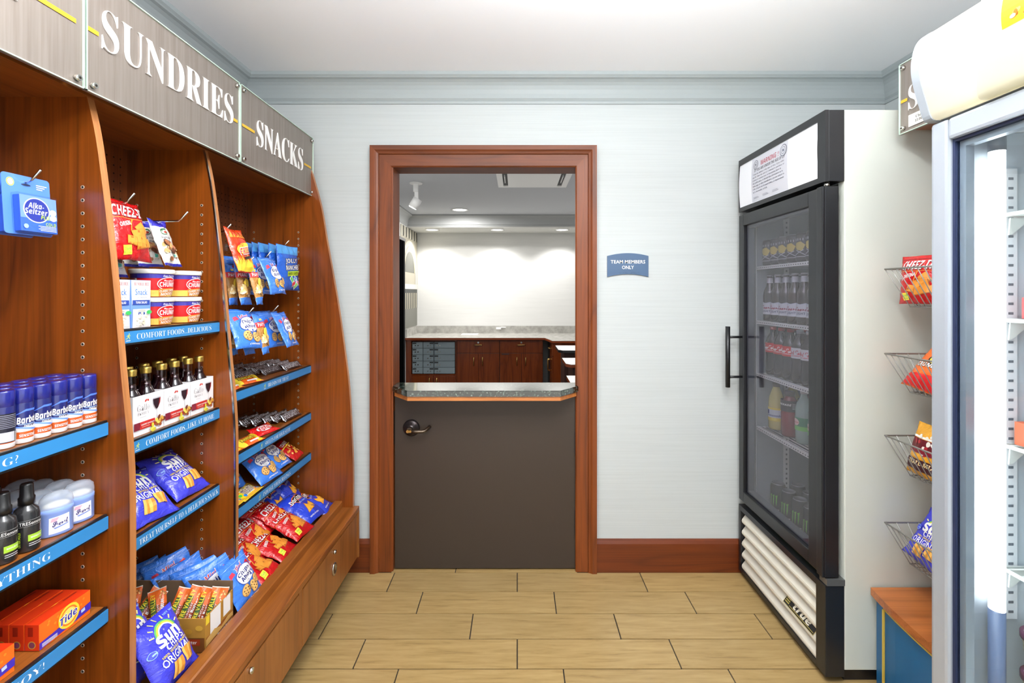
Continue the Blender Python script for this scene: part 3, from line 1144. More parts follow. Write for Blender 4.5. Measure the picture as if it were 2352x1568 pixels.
# back panel with peg holes
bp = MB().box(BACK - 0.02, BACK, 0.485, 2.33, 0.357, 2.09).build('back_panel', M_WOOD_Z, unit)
for (ya, yb) in ((0.505, 1.165), (1.185, 1.600), (1.620, 2.310)):
    m = MB()
    y = ya + 0.02
    while y < yb - 0.01:
        z = 0.92
        while z < 1.86:
            m.add([(BACK + 0.0004, y + 0.0032 * math.cos(a), z + 0.0032 * math.sin(a)) for a in [k * math.pi / 3 for k in range(6)]], [tuple(range(6))])
            z += 0.0262
        y += 0.0262
    o = m.build('peg_holes', M_DARK, bp)
    o['kind'] = 'stuff'

# canopy
MB().box(BACK, -1.045, 0.485, 2.31, 1.876, 1.894).box(-1.063, -1.045, 0.485, 2.31, 1.894, 2.09).build('canopy', M_WOOD_Y, unit)

# base: deck slab, rail, cupboard
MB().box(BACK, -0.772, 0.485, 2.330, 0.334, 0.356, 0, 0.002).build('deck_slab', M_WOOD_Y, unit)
rl = MB().prism([(-0.886, 0.3562), (-0.886, 0.386), (-0.883, 0.389), (-0.851, 0.389), (-0.847, 0.385), (-0.847, 0.3562)], 'y', 0.485, 2.308)
rl.build('lip_rail', M_WOOD_Y, unit)
MB().box(BACK, -0.790, 0.485, 2.330, 0.115, 0.3335).build('cupboard_body', plain('cupboard_gap', 78, 38, 16, 0.6), unit)
MB().box(BACK, -0.90, 0.50, 2.32, 0.0, 0.115).build('toe_kick', plain('toe_kick', 46, 26, 14, 0.7), unit)
MB().box(-0.790, -0.772, 2.318, 2.330, 0.110, 0.3335).build('end_stile', M_DOORWOOD, unit)
for k, (a, b) in enumerate(((0.500, 1.082), (1.112, 1.690), (1.722, 2.300))):
    dr = MB().box(-0.790, -0.774, a, b, 0.118, 0.325, 0, 0.0012).build('cupboard_door', M_DOORWOOD, unit)
    mid = 1.38 if k == 1 else (a + b) / 2
    MB().cyl((-0.774, mid, 0.303), (-0.766, mid, 0.303), 0.0085, n=18).cyl((-0.766, mid, 0.303), (-0.7645, mid, 0.303), 0.005, n=14).build('door_lock', M_CHROME, dr)
    kb = MB().lathe([(0.0, 0.0), (0.021, 0.0), (0.022, 0.004), (0.018, 0.0065), (0.013, 0.004), (0.0, 0.0035)], n=28)
    kb.v = [(-0.774 + v[2], mid + v[0], 0.232 + v[1] * 1.25) for v in kb.v]
    kb.build('ring_pull', M_CHROME, dr)
MB().box(-0.790, -0.775, 1.085, 1.109, 0.118, 0.3335).build('cupboard_stile', M_DOORWOOD, unit)
MB().box(-0.790, -0.775, 1.693, 1.719, 0.118, 0.3335).build('cupboard_stile', M_DOORWOOD, unit)

# shelves with blue label strips
RUN_Y, RUN_G = plain('logo_lime', 206, 214, 96, 0.4), M_WHITE


def runner(pr, cx, cy, s):
    """small running-figure emblem (units of half width)"""
    r = pr.sx
    q = pr.sy
    def L(pts, w):
        for (x0, y0), (x1, y1) in zip(pts[:-1], pts[1:]):
            dx, dy = x1 - x0, y1 - y0
            l = math.hypot(dx, dy)
            nx, ny = -dy / l * w / 2, dx / l * w / 2
            P = [(x0 + nx, y0 + ny), (x0 - nx, y0 - ny), (x1 - nx, y1 - ny), (x1 + nx, y1 + ny)]
            pr.add([(cx * r + a * s, cy * q + b * s) for a, b in P], [(0, 1, 2, 3)], RUN_Y)
    pr.add([(cx * r + (0.28 + 0.13 * math.cos(t)) * s, cy * q + (0.62 + 0.13 * math.sin(t)) * s) for t in [k * math.pi / 5 for k in range(10)]], [tuple(range(10))], RUN_Y)
    L([(0.22, 0.45), (0.0, 0.0)], 0.24)
    L([(0.18, 0.36), (0.42, 0.18), (0.58, 0.34)], 0.10)
    L([(0.16, 0.36), (-0.22, 0.30), (-0.34, 0.08)], 0.10)
    L([(0.0, 0.02), (0.34, -0.10), (0.30, -0.46)], 0.13)
    L([(0.0, 0.02), (-0.22, -0.30), (-0.62, -0.36)], 0.13)
    for k in range(6):
        x0 = cx * r + (-0.55 + k * 0.19) * s
        y0 = cy * q + (-0.86 + 0.04 * (k % 2)) * s
        pr.add([(x0, y0), (x0 + 0.13 * s, y0), (x0 + 0.13 * s, y0 + 0.17 * s), (x0, y0 + 0.17 * s)], [(0, 1, 2, 3)], RUN_G)


SHELF_X = -1.008


def shelf(y0, y1, z, text, ty0, ty1, logo=None, label=None):
    o = MB().box(BACK, SHELF_X, y0 + 0.001, y1 - 0.001, z - 0.019, z, 0, 0.001).build('shelf', M_WOOD_Y, unit)
    st = MB()
    st.box(SHELF_X, -1.001, y0 + 0.002, y1 - 0.002, z - 0.040, z + 0.001, 0)
    st.box(-1.001, -0.9985, y0 + 0.002, y1 - 0.002, z - 0.0345, z - 0.0045, 1)
    s = st.build('label_strip', [M_BLACK, M_BLUE], o)
    pr = Print(y1 - y0, 0.03)
    ym = (y0 + y1) / 2
    half = (y1 - y0) / 2
    if text:
        pr.text(text, ((ty0 + ty1) / 2 - ym) / half, 0.0, w=(ty1 - ty0) / half, h=1.02, c=M_WHITE, style='serif', off=-0.014, res=3)
    if logo:
        lg = Print(y1 - y0, 0.03)
        runner(lg, (logo - ym) / half, 0.02, 0.0125)
        print_obj(lg, 'runner_emblem', frame((-0.9985, ym, z - 0.0195), (1, 0, 0), (0, 0, 1)), o, 0.0003, 0.00002)
    p = print_obj(pr, 'strip_lettering', frame((-0.9985, ym, z - 0.0195), (1, 0, 0), (0, 0, 1)), o, 0.0003, 0.00002)
    return o


B1, B2, B3 = (0.505, 1.165), (1.185, 1.600), (1.620, 2.310)
Z1 = [1.085, 0.856, 0.630]
Z2 = [1.302, 1.012, 0.756]
Z3 = [1.0465, 0.8185, 0.624]
shelf(*B1, Z1[0], 'FORGOT SOMETHING?', 0.62, 0.953, 0.59)
shelf(*B1, Z1[1], 'EVERYTHING', 0.84, 1.0196, 0.80)
shelf(*B1, Z1[2], 'ENJOY!', 0.90, 1.0055, 0.87)
shelf(*B2, Z2[0], 'COMFORT FOODS...DELICIOUS', 1.250, 1.554, 1.222)
shelf(*B2, Z2[1], 'COMFORT FOODS...LIKE AT HOME', 1.281, 1.568, 1.252)
shelf(*B2, Z2[2], 'TREAT YOURSELF TO A DELICIOUS SNACK', 1.259, 1.590, None)
shelf(*B3, Z3[0], 'BRANDS YOU TRUST', 1.909, 2.079, 1.884)
shelf(*B3, Z3[1], 'SWEETS FOR YOUR SUITE', 1.886, 2.096, 1.860)
shelf(*B3, Z3[2], 'INDULGE YOUR CRAVINGS', 1.872, 2.096, 1.846)


# sign panels in front of the canopy
def sign_panel(x, y0, y1, z0, z1, word, wy, zc, hcap, dashes, label, side=1, name='sign_panel'):
    """side=1 faces +x (left unit), side=-1 faces -x"""
    t = thing(name, (x, (y0 + y1) / 2, z0), label, 'sign', 'header signs')
    xa, xb = sorted((x, x - side * 0.008))
    MB().box(xa, xb, y0, y1, z0, z1).build('brushed_plate', M_SIGN, t)
    e = MB()
    e.box(x, x + side * 0.004, y0, y0 + 0.0025, z0, z1)
    e.box(x, x + side * 0.004, y1 - 0.0025, y1, z0, z1)
    e.box(x, x + side * 0.004, y0, y1, z0, z0 + 0.0025)
    e.box(x, x + side * 0.004, y0, y1, z1 - 0.0025, z1)
    e.build('glass_edge', M_GLASSEDGE, t)
    for yy in (y0 + 0.018, y1 - 0.018):
        for zz in (z0 + 0.018, z1 - 0.018):
            b = MB()
            b.cyl((x, yy, zz), (x + side * 0.010, yy, zz), 0.0075, 0.0065, 18)
            b.cyl((x + side * 0.010, yy, zz), (x + side * 0.0104, yy, zz), 0.003, n=10, mat=1)
            b.build('standoff_bolt', [M_CHROME, M_DARK], t)
    ym, zm, hw, hh = (y0 + y1) / 2, (z0 + z1) / 2, (y1 - y0) / 2, (z1 - z0) / 2
    for (a, b, zd) in dashes:
        pr = Print(y1 - y0, z1 - z0)
        s = side
        u = sorted((s * (a - ym) / hw, s * (b - ym) / hw))
        pr.rect(u[0], (zd - 0.005 - zm) / hh, u[1], (zd + 0.005 - zm) / hh, M_YELLOW)
        print_obj(pr, 'gold_dash', frame((x, ym, zm), (side, 0, 0), (0, 0, 1)), t, 0.002, 0.0)
    pr = Print(y1 - y0, z1 - z0)
    pr.text(word, side * ((wy[0] + wy[1]) / 2 - ym) / hw, (zc - zm) / hh, w=abs(wy[1] - wy[0]) / hw, h=hcap / hh, c=M_WHITE, style='serif', off=-0.013, res=5)
    me = pr.bake('sign_letters', flat_fn(frame((x, ym, zm), (side, 0, 0), (0, 0, 1))), base=0.004)
    bm = bmesh.new()
    bm.from_mesh(me)
    r = bmesh.ops.extrude_face_region(bm, geom=bm.faces[:])
    for v in [g for g in r['geom'] if isinstance(g, bmesh.types.BMVert)]:
        v.co.x -= side * 0.0035
    bmesh.ops.recalc_face_normals(bm, faces=bm.faces[:])
    bm.to_mesh(me)
    bm.free()
    o = bpy.data.objects.new('sign_letters', me)
    COL.objects.link(o)
    hang(o, t)
    return t


SX = -1.0
sign_panel(SX, 0.486, 1.0975, 1.866, 2.151, 'R', (0.86, 0.952), 2.028, 0.098, [(0.985, 1.0777, 2.011)], 'brushed sign panel at the near end of the wooden display, cut by the picture edge')
sign_panel(SX, 1.1025, 1.7125, 1.866, 2.151, 'SUNDRIES', (1.1446, 1.672), 2.034, 0.100, [(1.106, 1.136, 2.013), (1.676, 1.700, 2.007)], 'brushed sign panel reading SUNDRIES above the wooden display')
sign_panel(SX, 1.7175, 2.329, 1.866, 2.151, 'SNACKS', (1.826, 2.217), 2.012, 0.102, [(1.728, 1.811, 2.007), (2.231, 2.306, 2.001)], 'brushed sign panel reading SNACKS above the wooden display')


# peg hooks
def hook(y, z, tip, label, rise=0.028, r=0.0026):
    m = MB()
    m.tube([(BACK + 0.001, y, z), (tip - 0.05, y, z), (tip - 0.028, y, z + 0.001), (tip - 0.02, y, z + 0.006), (tip, y, z + rise)], r, 8)
    m.box(BACK + 0.0006, BACK + 0.004, y - 0.008, y + 0.008, z - 0.02, z + 0.012)
    o = m.build('peg_hook', M_CHROME)
    return tag(o, label, 'hook', 'steel peg hooks')


HK = {
    'card': hook(1.062, 1.643, -1.062, 'steel peg hook carrying the blue tablet cards'),
    'b2a': hook(1.250, 1.630, -1.004, 'steel peg hook carrying the red cracker bag in the middle bay'),
    'b2b': hook(1.400, 1.607, -0.968, 'long steel peg hook carrying the white nut bags'),
    'b3a': hook(1.685, 1.612, -1.012, 'steel peg hook carrying the flame-printed bag'),
    'b3b': hook(2.140, 1.604, -1.025, 'steel peg hook carrying the large hard-candy bags'),
    'b3c': hook(1.850, 1.530, -0.955, 'steel peg hook carrying the upper cookie bags'),
    'b3d': hook(1.745, 1.500, -0.965, 'steel peg hook carrying the upper peanut bags'),
    'b3e': hook(1.745, 1.315, -0.965, 'steel peg hook carrying the lower peanut bags'),
    'b3f': hook(1.925, 1.318, -0.965, 'steel peg hook carrying the lower cookie bags'),
}

# ================================================================== GOODS
WHT, BLK = ink(244, 244, 244), ink(20, 18, 20)
RED, DRED = ink(206, 20, 26), ink(120, 8, 12)
YEL, GRN, ORG = ink(240, 214, 60), ink(72, 170, 60), ink(226, 140, 44)
NAVY, TAN, BRN = ink(28, 40, 120), ink(214, 164, 92), ink(86, 48, 22)
LBLUE, LIME, SIL = ink(150, 190, 240), ink(190, 220, 50), ink(176, 176, 182)
CRK, CRKD = ink(224, 142, 50), ink(170, 92, 24)


def bag(w, h, puff, seed, mats, seal=0.075, nu=14, nv=18, wr=0.0065, back=0.55, topmat=None, botmat=None):
    """pillow bag: local x right, y up, front towards +z; returns (mesh, map function, cut lists)"""
    def prof(u, v):
        t = min(abs(v) / (1 - seal), 1.0)
        pv = max(0.0, 1 - t ** 3.2) ** 0.62
        pu = max(0.0, 1 - abs(u) ** 2.6) ** 0.75
        return pu, pv, t
    front, rear = [], []
    for j in range(nv + 1):
        v = -1 + 2 * j / nv
        fr, rr = [], []
        for i in range(nu + 1):
            u = -1 + 2 * i / nu
            pu, pv, t = prof(u, v)
            n1 = noise.noise(Vector((u * 2.1 + seed * 7.3, v * 2.4 - seed * 3.1, seed)))
            n2 = noise.noise(Vector((u * 6.5 + seed * 2.3, v * 1.2 + seed * 5.7, 3.1)))
            n3 = noise.noise(Vector((u * 3.0 - seed, v * 7.0 + seed * 1.7, 8.2)))
            edge = 1 - abs(u) ** 6
            wz = wr * (1.2 * n1 * pu * pv + 1.5 * n2 * (t ** 3) * edge * (0.25 + pv) + 0.7 * n3 * (abs(u) ** 2) * pv)
            x = u * w / 2 * (1 - 0.055 * pv) + 0.0015 * n1
            y = v * h / 2 * (1 - 0.02 * pu)
            bend = 0.004 * math.sin(u * 3 + seed) * (t ** 4)
            fr.append(Vector((x, y, puff * pu * pv + wz + bend + 0.0003)))
            rr.append(Vector((x, y, -puff * back * pu * pv + wz * 0.3 + bend - 0.0003)))
        front.append(fr)
        rear.append(rr)
    m = MB()
    for g, flip in ((front, False), (rear, True)):
        vs = [p for row in g for p in row]
        for j in range(nv):
            vc = -1 + 2 * (j + 0.5) / nv
            mi = 0
            if topmat and vc > topmat:
                mi = 1
            if botmat and vc < botmat:
                mi = 1
            fs = []
            for i in range(nu):
                a = j * (nu + 1) + i
                q = (a, a + 1, a + nu + 2, a + nu + 1)
                fs.append(q[::-1] if flip else q)
            b = len(m.v) if j == 0 else b
            if j == 0:
                m.v += [tuple(p) for p in vs]
            for f in fs:
                m.f.append(tuple(k + b for k in f))
                m.m.append(mi)
                m.s.append(True)
    # close the rim
    n1_ = (nu + 1) * (nv + 1)
    def strip(idx):
        for a, c in zip(idx[:-1], idx[1:]):
            m.f.append((a, c, n1_ + c, n1_ + a))
            m.m.append(0)
            m.s.append(False)
    strip(list(range(nu + 1)))
    strip([nv * (nu + 1) + i for i in range(nu + 1)])
    strip([j * (nu + 1) for j in range(nv + 1)])
    strip([j * (nu + 1) + nu for j in range(nv + 1)])
    me = bpy.data.meshes.new('bag_body')
    me.from_pydata(m.v, [], m.f)
    for mt in mats:
        me.materials.append(mt)
    me.polygons.foreach_set('material_index', m.m)
    me.polygons.foreach_set('use_smooth', m.s)
    bm = bmesh.new()
    bm.from_mesh(me)
    bmesh.ops.recalc_face_normals(bm, faces=bm.faces[:])
    bm.to_mesh(me)
    bm.free()

    def fn(x, y, o):
        fu = min(max((x / (w / 2) + 1) / 2 * nu, 0), nu - 1e-6)
        fv = min(max((y / (h / 2) + 1) / 2 * nv, 0), nv - 1e-6)
        i, j = int(fu), int(fv)
        a, b_ = fu - i, fv - j
        p = (front[j][i] * (1 - a) * (1 - b_) + front[j][i + 1] * a * (1 - b_) + front[j + 1][i] * (1 - a) * b_ + front[j + 1][i + 1] * a * b_)
        du = front[j][min(i + 1, nu)] - front[j][i]
        dv = front[min(j + 1, nv)][i] - front[j][i]
        nn = du.cross(dv).normalized()
        return p + nn * o
    cu = [w / 2 * (-1 + 2 * i / nu) for i in range(1, nu)]
    cv = [h / 2 * (-1 + 2 * j / nv) for j in range(1, nv)]
    return me, fn, cu, cv


def bag_kind(name, w, h, puff, seed, mats, art, **kw):
    me, fn, cu, cv = bag(w, h, puff, seed, mats, **kw)
    pr = Print(w, h)
    art(pr)
    return Kind(name, me, [('printed_front', pr.bake('printed_front', fn, cu, cv, 0.0006, 0.00012))])


def lay(x, y, z, a, yaw=0.0, roll=0.0):
    """a = lean above the horizontal (90 = hanging upright), facing the aisle (+x) and up"""
    a, yaw = math.radians(a), math.radians(yaw)
    up = Vector((-math.cos(a), 0, math.sin(a)))
    n = Vector((math.sin(a), 0, math.cos(a)))
    R = Matrix.Rotation(yaw, 3, 'Z')
    M = frame((x, y, z), R @ n, R @ up)
    return M @ Matrix.Rotation(math.radians(roll), 4, 'Z')


# ---------------- artwork
def art_cheez(p):
    p.rect(-0.98, 0.34, 0.98, 0.36, ORG)
    p.rect(-0.98, 0.83, 0.98, 0.86, DRED)
    p.text('CHEEZ-IT', 0.02, 0.58, w=1.62, h=0.40, c=DRED, style='boldi', off=0.03)
    p.text('CHEEZ-IT', 0.0, 0.595, w=1.56, h=0.36, c=WHT, style='bold', shear=0.25)
    p.poly([(0.05, 0.34), (0.12, 0.34), (-0.1, -0.05), (-0.16, -0.05)], ORG)
    p.text('ORIGINAL', -0.32, 0.17, w=0.62, h=0.14, c=WHT, style='boldi', rot=14)
    p.rrect(0.42, 0.02, 0.50, 0.50, 35, CRKD)
    p.rrect(0.42, 0.03, 0.46, 0.46, 35, CRK)
    p.rrect(0.28, -0.30, 0.78, 0.78, 12, CRKD)
    p.rrect(0.27, -0.29, 0.72, 0.72, 12, CRK)
    p.ell(0.27, -0.29, 0.06, 0.06, CRKD, 8)
    p.rrect(-0.22, -0.38, 0.40, 0.36, -12, CRKD)
    p.rrect(-0.22, -0.37, 0.36, 0.32, -12, CRK)
    p.rrect(0.76, -0.38, 0.28, 0.32, 30, CRK)
    p.rrect(-0.48, -0.70, 0.36, 0.36, 4, YEL)
    p.text('160', -0.48, -0.66, w=0.26, h=0.10, c=GRN)
    p.text('CALORIES', -0.48, -0.77, w=0.28, h=0.05, c=GRN)


def art_doritos(p):
    p.poly([(-0.75, 0.30), (-0.15, 0.62), (0.85, 0.78), (0.35, 0.50), (0.80, 0.36), (0.02, 0.30), (-0.22, 0.05), (-0.30, 0.28)], ink(236, 108, 30))
    p.poly([(-0.68, 0.33), (-0.12, 0.59), (0.78, 0.74), (0.28, 0.50), (0.70, 0.39), (0.02, 0.33), (-0.20, 0.12), (-0.26, 0.31)], BLK)
    p.text('Doritos', 0.02, 0.47, w=1.30, h=0.27, c=WHT, style='boldi', rot=8)
    p.text('COOL RANCH', 0.18, 0.17, w=0.9, h=0.09, c=LBLUE, style='boldi', rot=6)
    for cx, cy, r, a in ((-0.02, -0.36, 0.46, 10), (0.36, -0.22, 0.34, -30)):
        pts = []
        for k in range(3):
            t = math.radians(90 + a + 120 * k)
            pts.append((cx + r * math.cos(t), cy + r * math.sin(t) * p.sx / p.sy))
        p.poly(pts, ink(196, 118, 24))
        p.poly([(cx + (x - cx) * 0.88, cy + (y - cy) * 0.88) for x, y in pts], ink(236, 172, 54))
    p.text('TORTILLA CHIPS', -0.1, -0.78, w=0.9, h=0.06, c=WHT)
    p.rect(-0.97, 0.86, 0.97, 0.865, SIL)


def cookie(p, cx, cy, r):
    p.ell(cx, cy, r, r, ink(168, 116, 56), 18)
    p.ell(cx, cy + 0.01, r * 0.92, r * 0.92, ink(222, 176, 104), 18)
    for k in range(6):
        t = k * 1.05 + cx * 9
        p.ell(cx + r * 0.52 * math.cos(t), cy + r * 0.5 * math.sin(t) * p.sx / p.sy, r * 0.13, r * 0.11, BRN, 8)
    p.ell(cx, cy, r * 0.12, r * 0.1, BRN, 8)


def art_ahoy(p, mini=True):
    p.poly([(-0.72, 0.30), (-0.42, 0.40), (-0.50, 0.56), (-0.72, 0.50)], ink(214, 60, 84))
    if mini:
        p.text('Mini', -0.05, 0.56, w=0.62, h=0.20, c=WHT, style='serifi', rot=10, off=0.03)
        p.text('Mini', -0.05, 0.56, w=0.58, h=0.17, c=RED, style='serifi', rot=10)
    p.poly([(0.30, 0.50), (0.62, 0.62), (0.82, 0.30), (0.70, 0.26), (0.58, 0.50)], RED)
    p.ell(0.14, 0.14, 0.66, 0.46, ink(52, 78, 170), 24, 8)
    p.ell(0.14, 0.14, 0.62, 0.42, WHT, 24, 8)
    p.text('Chips', 0.10, 0.26, w=0.92, h=0.24, c=NAVY, style='bold', rot=8, off=0.01)
    p.text('Ahoy!', 0.18, 0.02, w=0.94, h=0.24, c=NAVY, style='bold', rot=8, off=0.01)
    cookie(p, -0.26, -0.46, 0.27)
    cookie(p, 0.28, -0.52, 0.27)
    cookie(p, 0.62, -0.32, 0.22)
    p.text('COOKIES', 0.1, -0.83, w=0.7, h=0.06, c=WHT, style='boldi')
    p.rect(-0.97, 0.78, 0.97, 0.79, ink(150, 196, 250))


def art_sun(p):
    p.arc(0.05, 0.40, 0.44, 0.50, 10, 172, ink(92, 176, 96), 16)
    p.arc(0.05, 0.40, 0.38, 0.44, 8, 174, YEL, 16)
    p.arc(0.05, 0.40, 0.33, 0.38, 6, 176, WHT, 16)
    for k in range(7):
        t = math.radians(18 + k * 24)
        p.rrect(0.05 + 0.62 * math.cos(t), 0.40 + 0.62 * math.sin(t) * p.sx / p.sy, 0.16, 0.045, 18 + k * 24, ink(246, 236, 150))
    p.text('Sun', 0.02, 0.34, w=1.02, h=0.36, c=WHT, style='bold', off=0.03, rot=5)
    p.text('CHIPS', 0.12, 0.09, w=0.86, h=0.19, c=WHT, style='bold', rot=5)
    p.text('100% WHOLE GRAIN', 0.02, -0.07, w=1.2, h=0.075, c=YEL, style='bold', rot=5)
    p.text('ORIGINAL', 0.02, -0.24, w=1.35, h=0.23, c=WHT, style='sans', rot=5, off=0.012)
    for cx, cy in ((-0.12, -0.60), (0.44, -0.46)):
        for k in range(4):
            p.rrect(cx + (k - 1.5) * 0.115, cy, 0.125, 0.50, -8, ink(206, 138, 50) if k % 2 else ink(238, 184, 92))
    p.ell(-0.74, 0.16, 0.15, 0.13, LBLUE, 14)
    p.ell(-0.74, 0.16, 0.13, 0.11, ink(62, 70, 205), 14)
    p.rect(-0.76, 0.13, -0.60, 0.17, LBLUE)
    p.text('NET WT', 0.62, 0.84, w=0.5, h=0.05, c=LBLUE)


def art_fries(p):
    for k in range(9):
        x = -0.9 + k * 0.22
        p.poly([(x - 0.14, -0.95), (x + 0.14, -0.95), (x + 0.05, -0.45 + 0.15 * (k % 3)), (x - 0.02, -0.62), (x - 0.08, -0.40 + 0.1 * (k % 2))], YEL)
    for k in range(8):
        x = -0.8 + k * 0.23
        p.poly([(x - 0.1, 0.52), (x + 0.1, 0.52), (x + 0.02, 0.82 - 0.1 * (k % 3))], ORG)
    p.ell(0.05, 0.05, 0.80, 0.34, YEL, 22, 12)
    p.text('HOT', -0.22, 0.20, w=0.7, h=0.20, c=RED, style='boldi', rot=10)
    p.text('FRIES', 0.08, -0.06, w=1.30, h=0.34, c=WHT, style='boldi', rot=10, off=0.03)
    p.text('FRIES', 0.08, -0.06, w=1.20, h=0.28, c=RED, style='boldi', rot=10)
    p.rrect(0.25, -0.36, 0.8, 0.16, 10, BLK)


def nuts(p, cx, cy, r, n, seed, cols, sz=1.0):
    rnd = random.Random(seed)
    for k in range(n):
        a, d = rnd.uniform(0, 6.28), r * math.sqrt(rnd.random())
        p.ell(cx + d * math.cos(a), cy + d * math.sin(a) * p.sx / p.sy * 0.9, sz * rnd.uniform(0.09, 0.17), sz * rnd.uniform(0.07, 0.11), cols[k % len(cols)], 10, rnd.uniform(0, 180))


def art_nut(p):
    p.ell(-0.02, 0.46, 0.42, 0.24, ink(40, 100, 60), 18)
    p.ell(-0.02, 0.44, 0.34, 0.15, ink(196, 210, 190), 18)
    p.ell(0.06, 0.43, 0.16, 0.10, ink(170, 60, 50), 12)
    p.text('simply nut', 0.0, 0.20, w=1.10, h=0.12, c=ink(80, 80, 90), style='sans', off=0.008)
    p.text('medley', 0.12, 0.04, w=0.8, h=0.13, c=ink(80, 80, 90), style='sans', off=0.008)
    nuts(p, 0.05, -0.34, 0.80, 34, 4, [ink(150, 92, 56), ink(206, 160, 104), ink(96, 52, 34), ink(226, 200, 156), ink(176, 112, 84)], 1.6)
    p.rrect(0.30, -0.58, 0.44, 0.26, 4, ink(240, 240, 236))
    p.rrect(0.24, -0.58, 0.26, 0.20, 4, ink(60, 170, 150))
    p.text('SNACK', 0.0, 0.83, w=0.6, h=0.05, c=WHT)


def art_peanut(p):
    p.rect(-0.97, 0.30, 0.97, 0.56, RED)
    p.text('PEANUTS', 0.0, 0.43, w=1.6, h=0.17, c=WHT, style='bold')
    p.rrect(0.0, 0.68, 0.9, 0.22, 0, ink(246, 220, 90))
    nuts(p, 0.0, -0.26, 0.95, 44, 9, [ink(222, 182, 110), ink(196, 146, 76), ink(236, 206, 140), ink(164, 110, 52), ink(250, 236, 200)], 1.7)
    p.ell(-0.10, 0.02, 0.42, 0.52, ink(240, 206, 70), 16)


def art_jolly(p):
    p.rect(-0.97, 0.60, 0.97, 0.985, ink(84, 160, 226))
    p.text('JOLLY', 0.12, 0.30, w=1.35, h=0.29, c=BLK, style='bold', off=0.04, rot=4)
    p.text('JOLLY', 0.12, 0.30, w=1.28, h=0.25, c=WHT, style='bold', rot=4)
    p.text('RANCHER', 0.16, 0.02, w=1.42, h=0.25, c=BLK, style='bold', off=0.04, rot=4)
    p.text('RANCHER', 0.16, 0.02, w=1.36, h=0.21, c=WHT, style='bold', rot=4)
    p.rrect(0.18, -0.24, 1.24, 0.24, 4, LIME)
    p.text('HARD CANDY', 0.18, -0.24, w=1.05, h=0.12, c=BLK, style='bold', rot=4)
    for k, (cx, cy, c) in enumerate(((0.05, -0.52, ink(90, 200, 90)), (0.42, -0.46, ink(80, 160, 230)), (0.62, -0.66, ink(230, 90, 150)), (0.22, -0.70, ink(220, 50, 60)), (0.46, -0.78, ink(150, 220, 120)))):
        p.rrect(cx, cy, 0.34, 0.22, 25 * (k - 2), WHT)
        p.rrect(cx, cy, 0.28, 0.16, 25 * (k - 2), c)


def art_reese(p):
    p.text("Reese's", -0.1, 0.0, w=0.8, h=None, c=BRN, style='boldi', rot=90, off=0.05)
    p.text("Reese's", -0.1, 0.0, w=1.30, h=None, c=YEL, style='boldi', rot=90)
    p.rect(-0.95, -0.98, 0.95, -0.60, YEL)
    p.rrect(0.52, 0.0, 0.2, 1.2, 0, WHT)


def art_reese2(p):
    p.items.clear()
    p.rect(-0.95, -0.95, 0.95, -0.55, YEL)
    p.poly([(-0.95, 0.55), (0.95, 0.35), (0.95, 0.85), (-0.95, 0.95)], ink(236, 200, 40))
    p.text("Reese's", -0.15, 0.02, w=2.6, h=0.42, c=BRN, style='boldi', rot=90, off=0.05)
    p.text("Reese's", -0.15, 0.02, w=2.4, h=0.36, c=YEL, style='boldi', rot=90)
    p.rrect(0.62, 0.15, 0.22, 1.5, 0, WHT)


def art_kitkat(p):
    p.ell(0.0, 0.0, 0.62, 1.35, ink(150, 10, 16), 22)
    p.ell(0.0, 0.0, 0.56, 1.25, WHT, 22)
    p.text('KitKat', 0.0, 0.0, w=2.1, h=0.42, c=RED, style='boldi', rot=90, off=0.02)
    p.poly([(-0.8, 0.72), (0.7, 0.80), (0.7, 0.92), (-0.8, 0.86)], ORG)


def art_hershey(p):
    p.text("HERSHEY'S", 0.05, 0.0, w=5.0, h=0.42, c=SIL, style='bold', rot=90)
    p.rrect(-0.72, 0.0, 0.12, 3.0, 0, ink(150, 150, 156))


def art_dark(p):
    p.text('COOKIES', 0.3, 0.0, w=3.6, h=0.22, c=SIL, style='bold', rot=90)
    p.text("HERSHEY'S", -0.35, 0.0, w=4.4, h=0.26, c=SIL, style='bold', rot=90)


def art_mm(p):
    p.text("m&m's", -0.05, 0.15, w=2.3, h=0.72, c=WHT, style='boldi', rot=90, off=0.05)
    p.text("m&m's", -0.05, 0.15, w=2.2, h=0.64, c=BRN, style='boldi', rot=90)
    for k, (x, y, c) in enumerate(((0.5, -0.5, ink(40, 120, 210)), (0.1, -0.68, ink(70, 170, 60)), (-0.4, -0.6, RED), (0.55, 0.45, ORG), (-0.6, 0.7, BRN), (0.5, 0.75, ink(40, 120, 210)))):
        p.ell(x, y, 0.22, 0.20, c, 14)
    p.rect(0.72, -0.9, 0.92, 0.9, ink(206, 150, 30))


def art_red_crunch(p):
    nuts(p, 0.1, -0.25, 0.85, 26, 12, [ink(236, 176, 70), ink(214, 136, 40), ink(244, 200, 110)])
    p.text('COMBOS', 0.0, 0.55, w=1.3, h=0.26, c=WHT, style='bold', rot=6)
    p.poly([(-0.9, 0.2), (0.9, 0.34), (0.9, 0.42), (-0.9, 0.28)], YEL)


def art_granola(p):
    p.rect(-0.97, 0.30, 0.97, 0.96, ink(214, 96, 30))
    nuts(p, 0.45, 0.72, 0.45, 8, 3, [ink(236, 190, 120), ink(168, 104, 50)])
    p.rrect(-0.42, 0.0, 0.62, 3.2, 0, ink(60, 90, 40))
    p.text('NATURE VALLEY', -0.45, 0.0, w=4.6, h=0.17, c=YEL, style='bold', rot=90)
    p.text('CRUNCHY', 0.08, -0.05, w=2.2, h=0.08, c=WHT, style='sans', rot=90)
    p.text('Peanut Butter', 0.50, -0.08, w=3.4, h=0.12, c=WHT, style='bold', rot=90)


